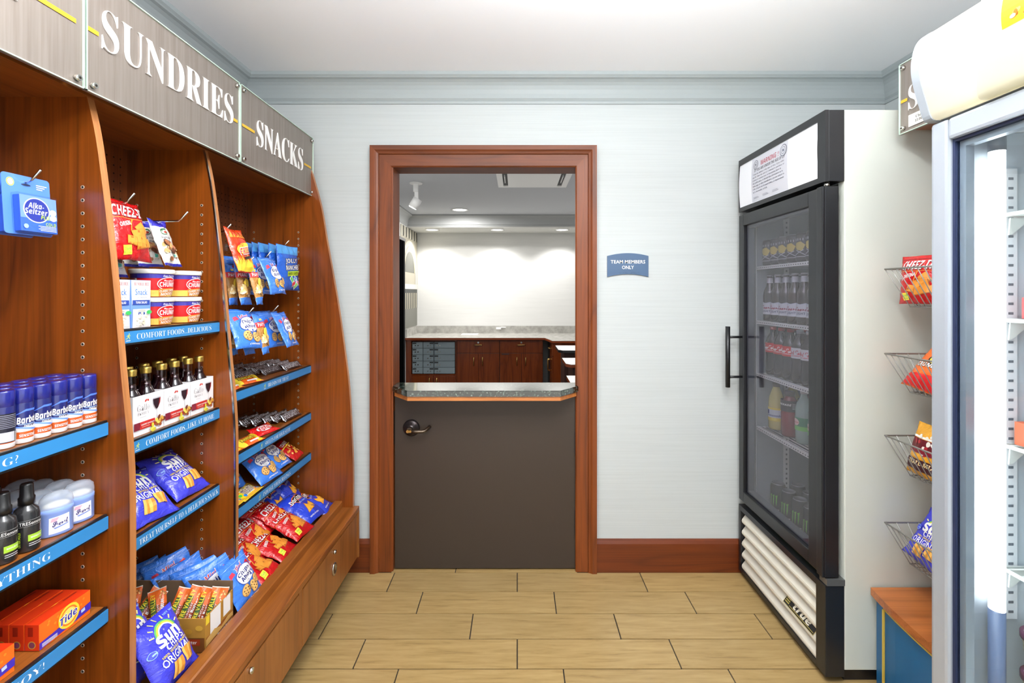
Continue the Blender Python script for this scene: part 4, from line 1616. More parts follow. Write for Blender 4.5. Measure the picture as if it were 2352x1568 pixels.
def art_crunchy(p):
    p.poly([(-0.95, -0.95), (0.95, -0.95), (0.95, -0.35), (-0.95, -0.5)], ink(206, 24, 28))
    p.ell(0.25, 0.30, 0.5, 0.34, BLK, 16)
    p.ell(0.25, 0.30, 0.42, 0.27, YEL, 16)
    p.text('CRUNCHY', 0.0, 0.0, w=1.5, h=0.22, c=BLK, style='boldi', off=0.04)
    p.text('CRUNCHY', 0.0, 0.0, w=1.45, h=0.18, c=WHT, style='boldi')


def art_trail(p):
    p.rect(-0.95, 0.42, 0.95, 0.50, WHT)
    p.rect(-0.95, -0.02, 0.95, 0.40, ink(96, 16, 26))
    nuts(p, 0.0, 0.26, 0.7, 14, 21, [ink(236, 232, 220), ink(160, 28, 40), ink(244, 240, 232)])
    p.rect(-0.95, -0.16, 0.95, -0.02, ink(120, 20, 36))
    p.rect(-0.95, -0.80, 0.95, -0.38, ink(66, 26, 34))
    p.text('TRAIL MIX', 0.0, -0.52, w=1.5, h=0.16, c=ink(236, 214, 160), style='boldi')


C_RED, C_AHOY, C_DORI, C_SUN = foil('red_foil', 190, 14, 20), foil('bright_blue_foil', 62, 126, 226), foil('royal_blue_foil', 34, 62, 196), foil('violet_blue_foil', 60, 62, 204)
K = {}
for s in (1, 2, 3):
    K['cheez%d' % s] = bag_kind('cracker_bag', 0.135, 0.165, 0.020, s + 0.3, [C_RED], art_cheez)
    K['dori%d' % s] = bag_kind('corn_chip_bag', 0.145, 0.180, 0.026, s + 0.7, [C_DORI], art_doritos)
    K['ahoy%d' % s] = bag_kind('cookie_bag', 0.140, 0.155, 0.017, s + 5.2, [C_AHOY], art_ahoy)
    K['sun%d' % s] = bag_kind('chip_bag', 0.142, 0.180, 0.028, s + 9.1, [C_SUN], art_sun)
    K['ahoyh%d' % s] = bag_kind('cookie_bag', 0.135, 0.150, 0.013, s + 6.6, [C_AHOY], art_ahoy)
    if s == 3:
        for q in ('nut', 'pea', 'hersh', 'gran'):
            K[q + '3'] = K[q + '1']
        continue
    K['nut%d' % s] = bag_kind('nut_bag', 0.082, 0.145, 0.012, s + 3.3, [foil('white_foil', 226, 224, 220), foil('indigo_foil', 44, 44, 170)], art_nut, topmat=0.66, botmat=-0.86)
    K['pea%d' % s] = bag_kind('peanut_bag', 0.062, 0.155, 0.014, s + 1.9, [foil('tan_pouch', 176, 124, 60), C_AHOY], art_peanut, topmat=0.28, botmat=-0.72)
    K['hersh%d' % s] = bag_kind('chocolate_bar', 0.046, 0.140, 0.006, s + 2.2, [plain('cocoa_wrapper', 52, 30, 22, 0.35), plain('silver_wrapper', 176, 178, 184, 0.25, 0.7)], art_hershey, seal=0.10, nu=8, nv=14, wr=0.0012, topmat=0.80, botmat=-0.80)
    K['gran%d' % s] = bag_kind('granola_bar', 0.048, 0.135, 0.009, s + 4.2, [foil('rust_foil', 150, 60, 22), plain('foil_end', 236, 230, 220, 0.3)], art_granola, seal=0.08, nu=8, nv=16, wr=0.002, topmat=0.93, botmat=-0.93)
for s in (1, 2):
    K['jolly%d' % s] = bag_kind('candy_bag', 0.185, 0.205, 0.016, s + 8.8, [foil('candy_blue_foil', 40, 98, 204)], art_jolly)
    K['reese%d' % s] = bag_kind('peanut_butter_candy', 0.066, 0.130, 0.010, s + 7.7, [foil('orange_foil', 232, 96, 20)], art_reese2, nu=8, nv=14, wr=0.002)
    K['kit%d' % s] = bag_kind('wafer_bar', 0.064, 0.125, 0.010, s + 3.7, [foil('wafer_red_foil', 210, 22, 22)], art_kitkat, nu=8, nv=14, wr=0.002)
    K['mm%d' % s] = bag_kind('candy_pouch', 0.070, 0.135, 0.010, s + 2.9, [foil('yellow_foil', 240, 206, 36)], art_mm, nu=8, nv=14, wr=0.002)
K['dark'] = bag_kind('chocolate_bar', 0.080, 0.165, 0.008, 5.5, [plain('black_wrapper', 24, 22, 26, 0.3), plain('silver_wrapper', 176, 178, 184, 0.25, 0.7)], art_dark, seal=0.06, nu=8, nv=14, wr=0.0012, topmat=0.9, botmat=-0.9)
K['fries'] = bag_kind('flame_bag', 0.118, 0.165, 0.020, 4.4, [foil('flame_foil', 214, 60, 20)], art_fries)
K['combo'] = bag_kind('pretzel_bag', 0.110, 0.125, 0.014, 6.1, [C_RED], art_red_crunch)
K['crunch'] = bag_kind('cheese_puff_bag', 0.150, 0.170, 0.026, 2.7, [foil('cheese_orange_foil', 232, 104, 24)], art_crunchy)
K['trail'] = bag_kind('trail_mix_bag', 0.130, 0.175, 0.026, 7.1, [foil('amber_foil', 222, 158, 40)], art_trail)

# ---------------- bags hanging in the third bay
G = 'bags hanging on the peg hooks'
K['fries'].put(lay(-0.985, 1.685, 1.545, 72, 4), 'flame-printed orange and red snack bag hanging in the far bay', 'snack bag', G)
for i, (x, lab) in enumerate(((-1.035, 'foremost'), (-1.075, 'second'), (-1.110, 'third'), (-1.145, 'fourth'), (-1.180, 'hindmost'))):
    K['jolly%d' % (1 + i % 2)].put(lay(x, 2.150 - i * 0.004, 1.508 + 0.002 * i, 87, (-3, 2, -2, 3, 1)[i]), lab + ' large blue hard-candy bag hanging near the end panel', 'candy bag', G)
for i, (x, lab) in enumerate(((-0.950, 'front'), (-0.998, 'second'), (-1.040, 'third'), (-1.080, 'back'))):
    K['ahoyh%d' % (1 + i % 3)].put(lay(x, 1.852 - 0.004 * i, 1.462, 70 + i * 4, (3, -6, -9, -4)[i]), lab + ' blue cookie bag of the upper row, in front of the candy bags', 'cookie bag', G)
for i, (x, lab) in enumerate(((-0.962, 'front'), (-1.008, 'middle'), (-1.050, 'back'))):
    K['pea%d' % (1 + i)].put(lay(x, 1.746, 1.428, 76 + 3 * i, (8, -6, 4)[i]), lab + ' narrow peanut bag of the upper row, under the flame bag', 'nut bag', G)
for i, (x, lab) in enumerate(((-0.936, 'front'), (-0.988, 'middle'), (-1.030, 'back'))):
    K['ahoyh%d' % (3 - i)].put(lay(x, 1.922, 1.250, 66 + i * 6, (6, -8, -12)[i]), lab + ' blue cookie bag of the lower row above the chocolate bars', 'cookie bag', G)
for i, (x, lab) in enumerate(((-0.950, 'front'), (-1.000, 'middle'), (-1.045, 'back'))):
    K['pea%d' % (3 - i)].put(lay(x, 1.765 - 0.012 * i, 1.245, 75 + 3 * i, (6, -4, 9)[i]), lab + ' narrow peanut bag of the lower row', 'nut bag', G)
K['ahoy3'].put(lay(-0.972, 1.698, 1.268, 62, -8, -6), 'blue cookie bag of the lower row nearest the divider', 'cookie bag', G)

# ---------------- third bay, shelf boards
G = 'chocolate bars on the upper shelf of the far bay'
z = Z3[0]
rows = [(2.205, 4, -1.045), (2.085, 5, -1.075), (1.960, 4, -1.120)]
ordn = ['front', 'second', 'third', 'fourth', 'fifth', 'sixth', 'seventh', 'hindmost']
cn = ['beside the end panel', 'in the middle stack', 'in the stack behind the orange candies']


def bar(k, x, y, z, a, yaw, roll=0.0):
    """bar whose length runs away from the camera (+y), face leaning by a from flat towards the aisle"""
    a = math.radians(a)
    n = Vector((math.sin(a), 0, math.cos(a)))
    R = Matrix.Rotation(math.radians(yaw), 3, 'Z')
    return frame((x, y, z), R @ n, R @ Vector((0, 1, 0)))


for c, (y, n, x0) in enumerate(rows):
    for i in range(n):
        K['hersh%d' % (1 + i % 3)].put(bar(0, x0 - 0.034 * i, y - 0.008 * i, z + 0.014 + 0.006 * min(i, 2), 32, -6 + 5 * (i % 3)), ordn[i] + ' silver-lettered chocolate bar on the top shelf ' + cn[c], 'chocolate bar', G)
G = 'orange candy packs'
K['reese1'].put(bar(0, -1.036, 1.705, z + 0.012, 14, 6), 'orange peanut-butter candy pack on the top shelf nearest the divider', 'candy bar', G)
K['reese2'].put(bar(0, -1.046, 1.835, z + 0.013, 16, -14), 'orange peanut-butter candy pack beside the chocolate bars on the top shelf', 'candy bar', G)
K['reese1'].put(bar(0, -1.118, 1.775, z + 0.014, 18, 10), 'orange peanut-butter candy pack lying behind the other two on the top shelf', 'candy bar', G)

z = Z3[1]
G = 'chocolate bars on the middle shelf of the far bay'
for i in range(8):
    K['hersh%d' % (1 + i % 3)].put(bar(0, -1.040 - 0.026 * i, 2.185 - 0.034 * i, z + 0.020 + 0.003 * min(i, 4), 38, -4 + 3 * (i % 3)), ordn[i] + ' chocolate bar of the row starting at the end panel, middle shelf', 'chocolate bar', G)
for i in range(4):
    K['hersh%d' % (3 - i % 3)].put(bar(0, -1.115 - 0.032 * i, 1.79 + 0.01 * i, z + 0.020 + 0.004 * i, 36, 4 - 4 * (i % 2)), ordn[i] + ' chocolate bar of the row behind the wafer bars, middle shelf', 'chocolate bar', G)
K['dark'].put(bar(0, -1.240, 1.94, z + 0.052, 62, 8), 'large black chocolate bar standing at the back of the middle shelf', 'chocolate bar', G)
G = 'wafer and candy packs on the middle shelf'
K['kit1'].put(bar(0, -1.042, 1.955, z + 0.016, 22, -10), 'red wafer bar lying in front of the chocolate bars', 'candy bar', G)
K['kit2'].put(bar(0, -1.085, 1.705, z + 0.016, 20, 8), 'red wafer bar beside the divider on the middle shelf', 'candy bar', G)
K['reese2'].put(bar(0, -1.030, 1.820, z + 0.012, 12, -6), 'orange candy pack next to the red wafer bar, middle shelf', 'candy bar', G)
K['reese1'].put(bar(0, -1.032, 1.690, z + 0.012, 10, 8), 'orange candy pack at the front corner by the divider, middle shelf', 'candy bar', G)

z = Z3[2]
G = 'bags on the lowest shelf of the far bay'
K['ahoy1'].put(lay(-1.060, 1.965, z + 0.060, 44, -8), 'bright blue cookie bag at the front of the lowest shelf', 'cookie bag', G)
K['ahoy2'].put(lay(-1.075, 2.080, z + 0.064, 40, -4), 'bright blue cookie bag between another cookie bag and the red bag, lowest shelf', 'cookie bag', G)
K['combo'].put(lay(-1.060, 2.205, z + 0.044, 32, 6), 'red pretzel bag by the end panel on the lowest shelf', 'snack bag', G)
K['ahoy3'].put(lay(-1.150, 1.860, z + 0.062, 50, -14), 'shaded blue cookie bag behind the yellow candy pouches', 'cookie bag', G)
K['ahoy2'].put(lay(-1.180, 1.730, z + 0.062, 46, 10), 'shaded blue cookie bag in the corner behind the divider, lowest shelf', 'cookie bag', G)
K['mm1'].put(bar(0, -1.032, 1.810, z + 0.013, 10, 2), 'yellow candy pouch lying at the front of the lowest shelf', 'candy bag', G)
K['mm2'].put(bar(0, -1.100, 1.770, z + 0.018, 14, -6), 'yellow candy pouch lying behind another on the lowest shelf', 'candy bag', G)
K['mm2'].put(bar(0, -1.034, 1.694, z + 0.013, 8, 2), 'yellow candy pouch at the divider on the lowest shelf', 'candy bag', G)

# ---------------- deck of the third bay
G = 'red cracker bags on the deck'
for nm, x, y, zz, a, yaw, lab in (
        ('cheez1', -0.952, 1.715, 0.408, 20, -2, 'red cracker bag nearest the divider at the front rail'),
        ('cheez2', -0.960, 1.852, 0.412, 20, 3, 'red cracker bag second from the divider at the front rail'),
        ('cheez3', -1.010, 1.760, 0.432, 32, 2, 'red cracker bag tucked behind the one nearest the divider'),
        ('cheez1', -1.040, 1.868, 0.446, 34, -3, 'red cracker bag behind the second one at the rail'),
        ('cheez2', -1.100, 1.800, 0.462, 38, 4, 'red cracker bag at the back of the deck beside the divider'),
        ('cheez3', -0.950, 1.985, 0.432, 26, -5, 'red cracker bag on top, beside the blue corn-chip bags'),
        ('cheez1', -1.005, 1.992, 0.456, 34, 3, 'red cracker bag second in the row beside the blue corn-chip bags'),
        ('cheez2', -1.060, 1.985, 0.474, 38, -2, 'red cracker bag third in the row beside the blue corn-chip bags'),
        ('cheez3', -1.110, 1.970, 0.492, 44, 3, 'red cracker bag last in the row beside the blue corn-chip bags')):
    K[nm].put(lay(x, y, zz, a, yaw), lab, 'snack bag', G)
G = 'blue corn-chip bags on the deck'
for nm, x, y, zz, a, yaw, lab in (
        ('dori1', -0.965, 2.125, 0.436, 26, -8, 'royal blue corn-chip bag at the rail beside the red cracker bags'),
        ('dori2', -0.960, 2.222, 0.412, 20, 10, 'royal blue corn-chip bag at the rail beside the end panel'),
        ('dori3', -1.085, 2.105, 0.466, 38, -10, 'shaded royal blue corn-chip bag behind the red cracker bags'),
        ('dori1', -1.085, 2.218, 0.478, 42, 6, 'royal blue corn-chip bag at the back by the end panel')):
    K[nm].put(lay(x, y, zz, a, yaw), lab, 'snack bag', G)

# ---------------- middle bay: hanging bags
G = 'bags hanging in the middle bay'
K['cheez2'].put(lay(-1.030, 1.256, 1.560, 76, 2), 'red cracker bag hanging in the middle bay', 'snack bag', G)
for i, (x, y, lab) in enumerate(((-1.040, 1.402, 'front'), (-1.092, 1.398, 'middle'), (-1.130, 1.394, 'back'))):
    K['nut%d' % (1 + i)].put(lay(x, y, 1.542, 70 + 5 * i, (6, -8, -12)[i]), lab + ' white nut bag on the long peg hook', 'nut bag', G)
K['nut2'].put(lay(-1.110, 1.290, 1.508, 76, -6), 'white nut bag hanging below and behind the red cracker bag', 'nut bag', G)
K['nut3'].put(lay(-1.150, 1.262, 1.496, 80, 8), 'white nut bag hanging deepest behind the red cracker bag', 'nut bag', G)

# ---------------- middle bay: chip bags
z = Z2[2]
G = 'violet chip bags on the lowest shelf of the middle bay'
K['sun1'].put(lay(-1.088, 1.508, z + 0.066, 40, -4), 'violet blue chip bag leaning by the second divider', 'chip bag', G)
K['sun2'].put(lay(-1.078, 1.352, z + 0.062, 38, -10, -6), 'violet blue chip bag in the middle of its shelf, tilted', 'chip bag', G)
K['sun3'].put(lay(-1.190, 1.320, z + 0.086, 50, 6), 'violet blue chip bag at the back behind the tilted one', 'chip bag', G)
K['sun1'].put(lay(-1.100, 1.262, z + 0.030, 12, 2), 'violet blue chip bag lying flat behind the first divider', 'chip bag', G)

# ---------------- middle bay: deck
G = 'violet chip bags on the deck'
K['sun2'].put(lay(-0.935, 1.262, 0.452, 61, -2), 'violet blue chip bag leaning on the rail at the bottom of the picture', 'chip bag', G)
K['sun3'].put(lay(-1.020, 1.262, 0.462, 62, 4), 'violet blue chip bag behind the one on the rail', 'chip bag', G)
G = 'mini cookie bags on the deck of the middle bay'
for nm, x, y, zz, a, yaw, roll, lab in (
        ('ahoy1', -0.922, 1.588, 0.440, 62, -1, 0, 'blue mini cookie bag leaning on the rail past the granola carton'),
        ('ahoy2', -0.990, 1.556, 0.440, 76, -42, 14, 'blue mini cookie bag right behind the one on the rail'),
        ('ahoy3', -1.036, 1.556, 0.436, 76, -50, 10, 'blue mini cookie bag third from the rail behind the granola carton'),
        ('ahoy1', -1.085, 1.558, 0.440, 78, -44, 18, 'blue mini cookie bag showing its top in the middle behind the carton'),
        ('ahoy2', -1.130, 1.560, 0.462, 78, -46, 12, 'tallest blue mini cookie bag behind the granola carton'),
        ('ahoy3', -1.185, 1.556, 0.428, 76, -40, 20, 'blue mini cookie bag with white stripe near the back panel'),
        ('ahoy1', -1.232, 1.558, 0.432, 80, -44, 10, 'blue mini cookie bag against the back panel')):
    K[nm].put(lay(x, y, zz, a, yaw, roll), lab, 'cookie bag', G)

# granola carton and bars
gc = thing('granola_carton', (-1.06, 1.445, 0.356), 'open golden brown carton of granola bars on the deck', 'carton')
X0, X1, Y0, Y1, ZB = -1.215, -0.902, 1.376, 1.512, 0.357
card = plain('carton_inside', 120, 96, 72, 0.7)
gold = plain('carton_gold', 176, 128, 52, 0.5)
gm = MB()
gm.box(X0, X1, Y0, Y1, ZB, ZB + 0.003)
gm.build('carton_floor', card, gc)
t_ = 0.003
for nm, (a, b, c, d, h) in (('carton_back', (X0, X1, Y1 - t_, Y1, 0.128)), ('carton_front', (X0, X1, Y0, Y0 + t_, 0.098)), ('carton_end', (X1 - t_, X1, Y0 + t_, Y1 - t_, 0.100)), ('carton_end', (X0, X0 + t_, Y0 + t_, Y1 - t_, 0.118))):
    MB().box(a, b, c, d, ZB + 0.003, ZB + h).build(nm, card if nm == 'carton_back' else gold, gc)
pr = Print(0.130, 0.098)
pr.rect(-1, 0.50, -0.75, 1, YEL)
pr.rect(-1, -1, 1, -0.25, ink(150, 84, 30))
pr.rect(-0.7, -0.3, 0.05, 1.0, WHT)
pr.rect(0.25, -0.1, 0.8, 1.0, WHT)
pr.poly([(-1, -0.35), (-0.4, -0.2), (0.1, -0.5), (0.6, -0.3), (1, -0.35), (1, -0.6), (-1, -0.75)], ink(214, 170, 96))
pr.text('Peanut Butter', 0.35, -0.78, w=1.1, h=0.16, c=WHT, style='bold')
print_obj(pr, 'carton_end_print', frame((X1, 1.444, ZB + 0.051), (1, 0, 0), (0, 0, 1)), gc)
pr = Print(0.312, 0.096)
for k in range(10):
    pr.ell(-0.9 + 0.2 * k, 0.42 + 0.22 * math.sin(k * 2.1), 0.07, 0.05, ink(206, 160, 60) if k % 2 else ink(190, 140, 48), 12)
pr.rect(-1, -1, 1, -0.15, ink(112, 66, 30))
pr.rect(0.30, -0.62, 0.92, -0.22, ink(150, 50, 20))
pr.text('Peanut Butter', 0.60, -0.42, w=0.52, h=0.18, c=WHT, style='bold')
print_obj(pr, 'carton_side_print', frame(((X0 + X1) / 2, Y0, ZB + 0.051), (0, -1, 0), (0, 0, 1)), gc)
G = 'granola bars in the carton'
for i, (x, y, a, yaw, lab) in enumerate((
        (-0.925, 1.450, 62, -4, 'granola bar at the torn end of the carton'), (-0.962, 1.448, 60, 3, 'granola bar second from the torn end'),
        (-0.998, 1.446, 58, -3, 'granola bar third from the torn end, standing tallest'), (-1.034, 1.446, 56, 5, 'granola bar in the middle of the carton'),
        (-1.090, 1.446, 50, -8, 'granola bar slumped past the middle of the carton'), (-1.135, 1.448, 52, 10, 'granola bar near the shaded end of the carton'),
        (-1.175, 1.448, 58, -5, 'granola bar at the shaded end of the carton'))):
    # bars stand with their length leaning across the carton
    up = Vector((-0.10, math.cos(math.radians(a)), math.sin(math.radians(a))))
    n = Vector((0.35, -math.sin(math.radians(a)), math.cos(math.radians(a))))
    K['gran%d' % (1 + i % 3)].put(frame((x, y, ZB + 0.068 + 0.006 * (i == 2)), n, up) @ Matrix.Rotation(math.radians((-9, -14, -16, -12, 20, -24, 8)[i]), 4, 'Z'), lab, 'granola bar', G)

# ---------------- middle bay: soup bowls, tuna boxes, wine
z = Z2[0] + 0.001
R = 0.055


def soup_kind():
    m = MB()
    m.lathe([(0.0, 0.0), (0.040, 0.0), (0.043, 0.003, 1), (0.048, 0.020, 0), (0.051, 0.062, 2), (0.0515, 0.068)], n=40)
    body = m.mesh('soup_bowl', [plain('soup_red', 200, 24, 30, 0.32), plain('soup_gold', 222, 196, 96, 0.4), plain('soup_blue', 60, 52, 150, 0.35)])
    lid = MB().lathe([(0.0515, 0.067), (0.0545, 0.0675), (0.055, 0.069), (0.055, 0.0785), (0.0535, 0.0805), (0.048, 0.0805), (0.047, 0.079), (0.0, 0.079)], n=40).mesh('lid', plain('soup_lid', 226, 224, 216, 0.4))
    pr = Print(0.20, 0.066)
    r = 0.0505
    pr.rect(-1, 0.62, 1, 1.0, ink(60, 52, 150))
    pr.text('Easy Peel Lid', 0.30, 0.80, w=0.42, h=0.22, c=WHT, style='serifi')
    pr.rect(-0.98, -0.95, -0.55, 0.60, ink(226, 222, 214))
    for k in range(7):
        pr.rect(-0.94, 0.48 - k * 0.2, -0.60 - 0.05 * (k % 2), 0.56 - k * 0.2, ink(150, 150, 156) if k % 3 else ink(190, 60, 50))
    pr.rect(-0.52, -0.98, 1, -0.45, ink(232, 200, 96))
    pr.ell(0.28, 0.12, 0.34, 0.20, WHT, 20)
    pr.ell(0.28, 0.12, 0.32, 0.18, ink(206, 20, 28), 20)
    pr.text("Campbell's", 0.30, 0.40, w=0.38, h=0.22, c=WHT, style='script', off=0.02)
    pr.text('CHUNKY', 0.28, 0.08, w=0.56, h=0.42, c=WHT, style='bold', off=0.01)
    pr.rrect(0.30, -0.58, 0.62, 0.22, 5, ink(206, 128, 50))
    pr.text('CLASSIC CHICKEN', 0.28, -0.46, w=0.54, h=0.20, c=WHT, style='bold', rot=5)
    pr.text('NOODLE', 0.30, -0.74, w=0.50, h=0.24, c=WHT, style='bold', rot=5)

    def fn(x, y, o):
        zz = 0.034 + y
        rr = 0.0432 + (zz - 0.003) * 0.28 if zz < 0.02 else 0.048 + (zz - 0.02) * 0.0715
        t = math.radians(-33) + x / r
        return Vector(((rr + o) * math.cos(t), (rr + o) * math.sin(t), zz))
    cu = [i * 0.006 for i in range(-16, 17)]
    return Kind('soup_bowl', body, [('lid', lid), ('wrap_label', pr.bake('wrap_label', fn, cu, (-0.014,), 0.0006, 0.0001))])


SOUP = soup_kind()
G = 'soup bowls'
for x, y, k, lab in ((-1.073, 1.400, 0, 'lower soup bowl behind the tuna boxes'), (-1.067, 1.512, 0, 'lower soup bowl near the second divider'),
                     (-1.073, 1.400, 1, 'upper soup bowl behind the tuna boxes, largest lid'), (-1.067, 1.512, 1, 'upper soup bowl near the second divider'),
                     ):
    SOUP.put(Matrix.Translation((x, y, z + 0.0815 * k)), lab, 'soup', G)

# tuna boxes: white cartons with a blue band
def tuna_kind():
    m = MB().box(-0.020, 0.020, -0.034, 0.034, 0, 0.128, 0, 0.0008).mesh('tuna_box', plain('tuna_blue', 112, 152, 226, 0.45))
    pr = Print(0.067, 0.127)
    pr.poly([(-1, 1), (1, 1), (0.92, -0.02), (-0.92, -0.02)], WHT)
    pr.text('BUMBLE BEE', 0.06, 0.84, w=1.5, h=0.13, c=ink(170, 50, 70), style='serif')
    pr.text('Snack', 0.02, 0.50, w=1.25, h=0.26, c=ink(80, 130, 210), style='sans', off=0.01)
    pr.text('ON THE RUN!', 0.05, 0.27, w=1.1, h=0.08, c=ink(150, 160, 180), style='sans')
    pr.rect(-0.88, -0.04, 0.88, 0.16, ink(40, 70, 160))
    pr.text('TUNA SALAD', 0, 0.06, w=1.15, h=0.10, c=WHT, style='bold')
    pr.poly([(-0.86, -0.22), (0.86, -0.22), (0.92, -1), (-0.92, -1)], WHT)
    pr.ell(0.0, -0.30, 0.42, 0.13, ink(190, 190, 186), 18)
    pr.rect(-0.34, -0.46, 0.34, -0.36, ink(60, 80, 160))
    nuts(pr, 0.0, -0.66, 0.55, 24, 8, [ink(236, 228, 210), ink(222, 212, 190), ink(246, 242, 230)])
    pr.ell(0.62, -0.36, 0.28, 0.16, ink(60, 180, 90), 14)
    pr.text('Ready To Enjoy', 0.0, -0.93, w=1.4, h=0.09, c=ink(120, 120, 126), style='sans')
    return Kind('tuna_box', m, [('printed_front', pr.bake('printed_front', flat_fn(frame((0.020, 0, 0.064), (1, 0, 0), (0, 0, 1)))))])


TUNA = tuna_kind()
G = 'tuna boxes'
TUNA.put(Matrix.Translation((-1.040, 1.291, z)), 'white tuna salad box fully visible on the top shelf', 'food box', G)
TUNA.put(Matrix.Translation((-1.040, 1.221, z)), 'white tuna salad box half hidden by the first divider', 'food box', G)

# wine four-packs
z = Z2[1] + 0.001


def wine_kinds():
    t = 0.0015
    hw = 0.0545
    m = MB()
    m.box(-hw, hw, -hw, hw, 0, t)
    m.box(hw - t, hw, -hw, hw, t, 0.106)
    m.box(-hw, -hw + t, -hw, hw, t, 0.106)
    m.box(-hw + t, hw - t, -hw, -hw + t, t, 0.106)
    m.box(-hw + t, hw - t, hw - t, hw, t, 0.106)
    me = m.mesh('wine_carton', plain('wine_carton_white', 236, 234, 238, 0.5))
    pr = Print(0.108, 0.105)
    pr.ell(-0.20, 0.70, 0.09, 0.05, ink(196, 60, 50), 8, 40)
    pr.ell(-0.06, 0.70, 0.07, 0.05, ink(196, 60, 50), 8, -40)
    pr.text('Gallo', -0.36, 0.38, w=0.80, h=0.34, c=ink(140, 138, 142), style='serif', off=-0.035)
    pr.text('FAMILY', -0.36, 0.08, w=0.74, h=0.15, c=ink(160, 158, 164), style='serif', off=-0.035)
    pr.rect(-0.6, -0.12, -0.2, -0.105, ink(190, 188, 192))
    pr.poly([(0.22, 0.72), (0.78, 0.72), (0.74, 0.40), (0.60, 0.14), (0.50, 0.06), (0.40, 0.14), (0.26, 0.40)], ink(190, 190, 198))
    pr.poly([(0.24, 0.66), (0.76, 0.66), (0.72, 0.40), (0.59, 0.16), (0.50, 0.09), (0.41, 0.16), (0.28, 0.40)], ink(38, 16, 28))
    pr.poly([(0.68, 0.66), (0.76, 0.66), (0.72, 0.40), (0.59, 0.16), (0.64, 0.36)], ink(150, 24, 30))
    pr.rect(0.485, -0.4, 0.515, 0.08, ink(206, 206, 212))
    pr.rect(-0.98, -0.72, -0.62, -0.34, ink(120, 30, 50))
    pr.rect(-0.62, -0.72, 0.36, -0.34, ink(186, 40, 36))
    pr.text('CABERNET SAUVIGNON', -0.12, -0.50, w=0.86, h=0.07, c=WHT, style='bold')
    pr.rect(-0.5, -0.63, 0.0, -0.60, ink(230, 170, 150))
    nuts(pr, 0.66, -0.50, 0.30, 14, 5, [ink(150, 76, 40), ink(206, 160, 70), ink(110, 50, 30), ink(236, 206, 90)])
    nuts(pr, 0.15, -0.80, 0.16, 5, 6, [ink(200, 190, 60), ink(236, 214, 90)])
    carton = Kind('wine_carton', me, [('printed_front', pr.bake('printed_front', flat_fn(frame((hw, 0, 0.053), (1, 0, 0), (0, 0, 1)))))])
    b = MB()
    b.lathe([(0.0, 0.0), (0.022, 0.0), (0.0235, 0.003), (0.0235, 0.092), (0.020, 0.106), (0.0135, 0.117), (0.0118, 0.124), (0.0112, 0.134), (0.0, 0.134)], n=20)
    wine = b.mesh('wine_bottle', plain('red_wine_in_glass', 24, 6, 12, 0.08, coat=0.6))
    nk = MB().lathe([(0.0119, 0.1235), (0.0114, 0.134), (0.0112, 0.158), (0.0112, 0.160)], n=20).mesh('bottle_neck', M_WINEGLASS)
    cp = MB().lathe([(0.0112, 0.1565), (0.0134, 0.1567), (0.0128, 0.1592), (0.0134, 0.1617), (0.0128, 0.1642), (0.0134, 0.1667), (0.0132, 0.1725), (0.0122, 0.1743), (0.0, 0.1745)], n=20).mesh('screw_cap', plain('gold_cap', 214, 184, 96, 0.3, 0.9))
    return carton, Kind('wine_bottle', wine, [('bottle_neck', nk), ('screw_cap', cp)])


CART, WINE = wine_kinds()
pk = ['nearest the first divider', 'in the middle', 'nearest the second divider']
bt = ['front left', 'front right', 'rear left', 'rear right']
for i, y in enumerate((1.3135, 1.4255, 1.5375)):
    CART.put(Matrix.Translation((-1.0705, y, z)), 'white wine four-pack carton ' + pk[i] + ' on its shelf', 'carton', 'wine four-packs')
    for j, (dx, dy) in enumerate(((0.026, -0.026), (0.026, 0.026), (-0.026, -0.026), (-0.026, 0.026))):
        WINE.put(Matrix.Translation((-1.0705 + dx, y + dy, z + 0.0018)), 'gold-capped red wine bottle, ' + bt[j] + ' of the four-pack ' + pk[i], 'wine bottle', 'wine bottles')
for j, dx in enumerate((0.0, -0.052)):
    WINE.put(Matrix.Translation((-1.046 + dx, 1.222, z)), 'loose gold-capped wine bottle ' + ('half hidden by the first divider' if j == 0 else 'behind another beside the first divider'), 'wine bottle', 'wine bottles')

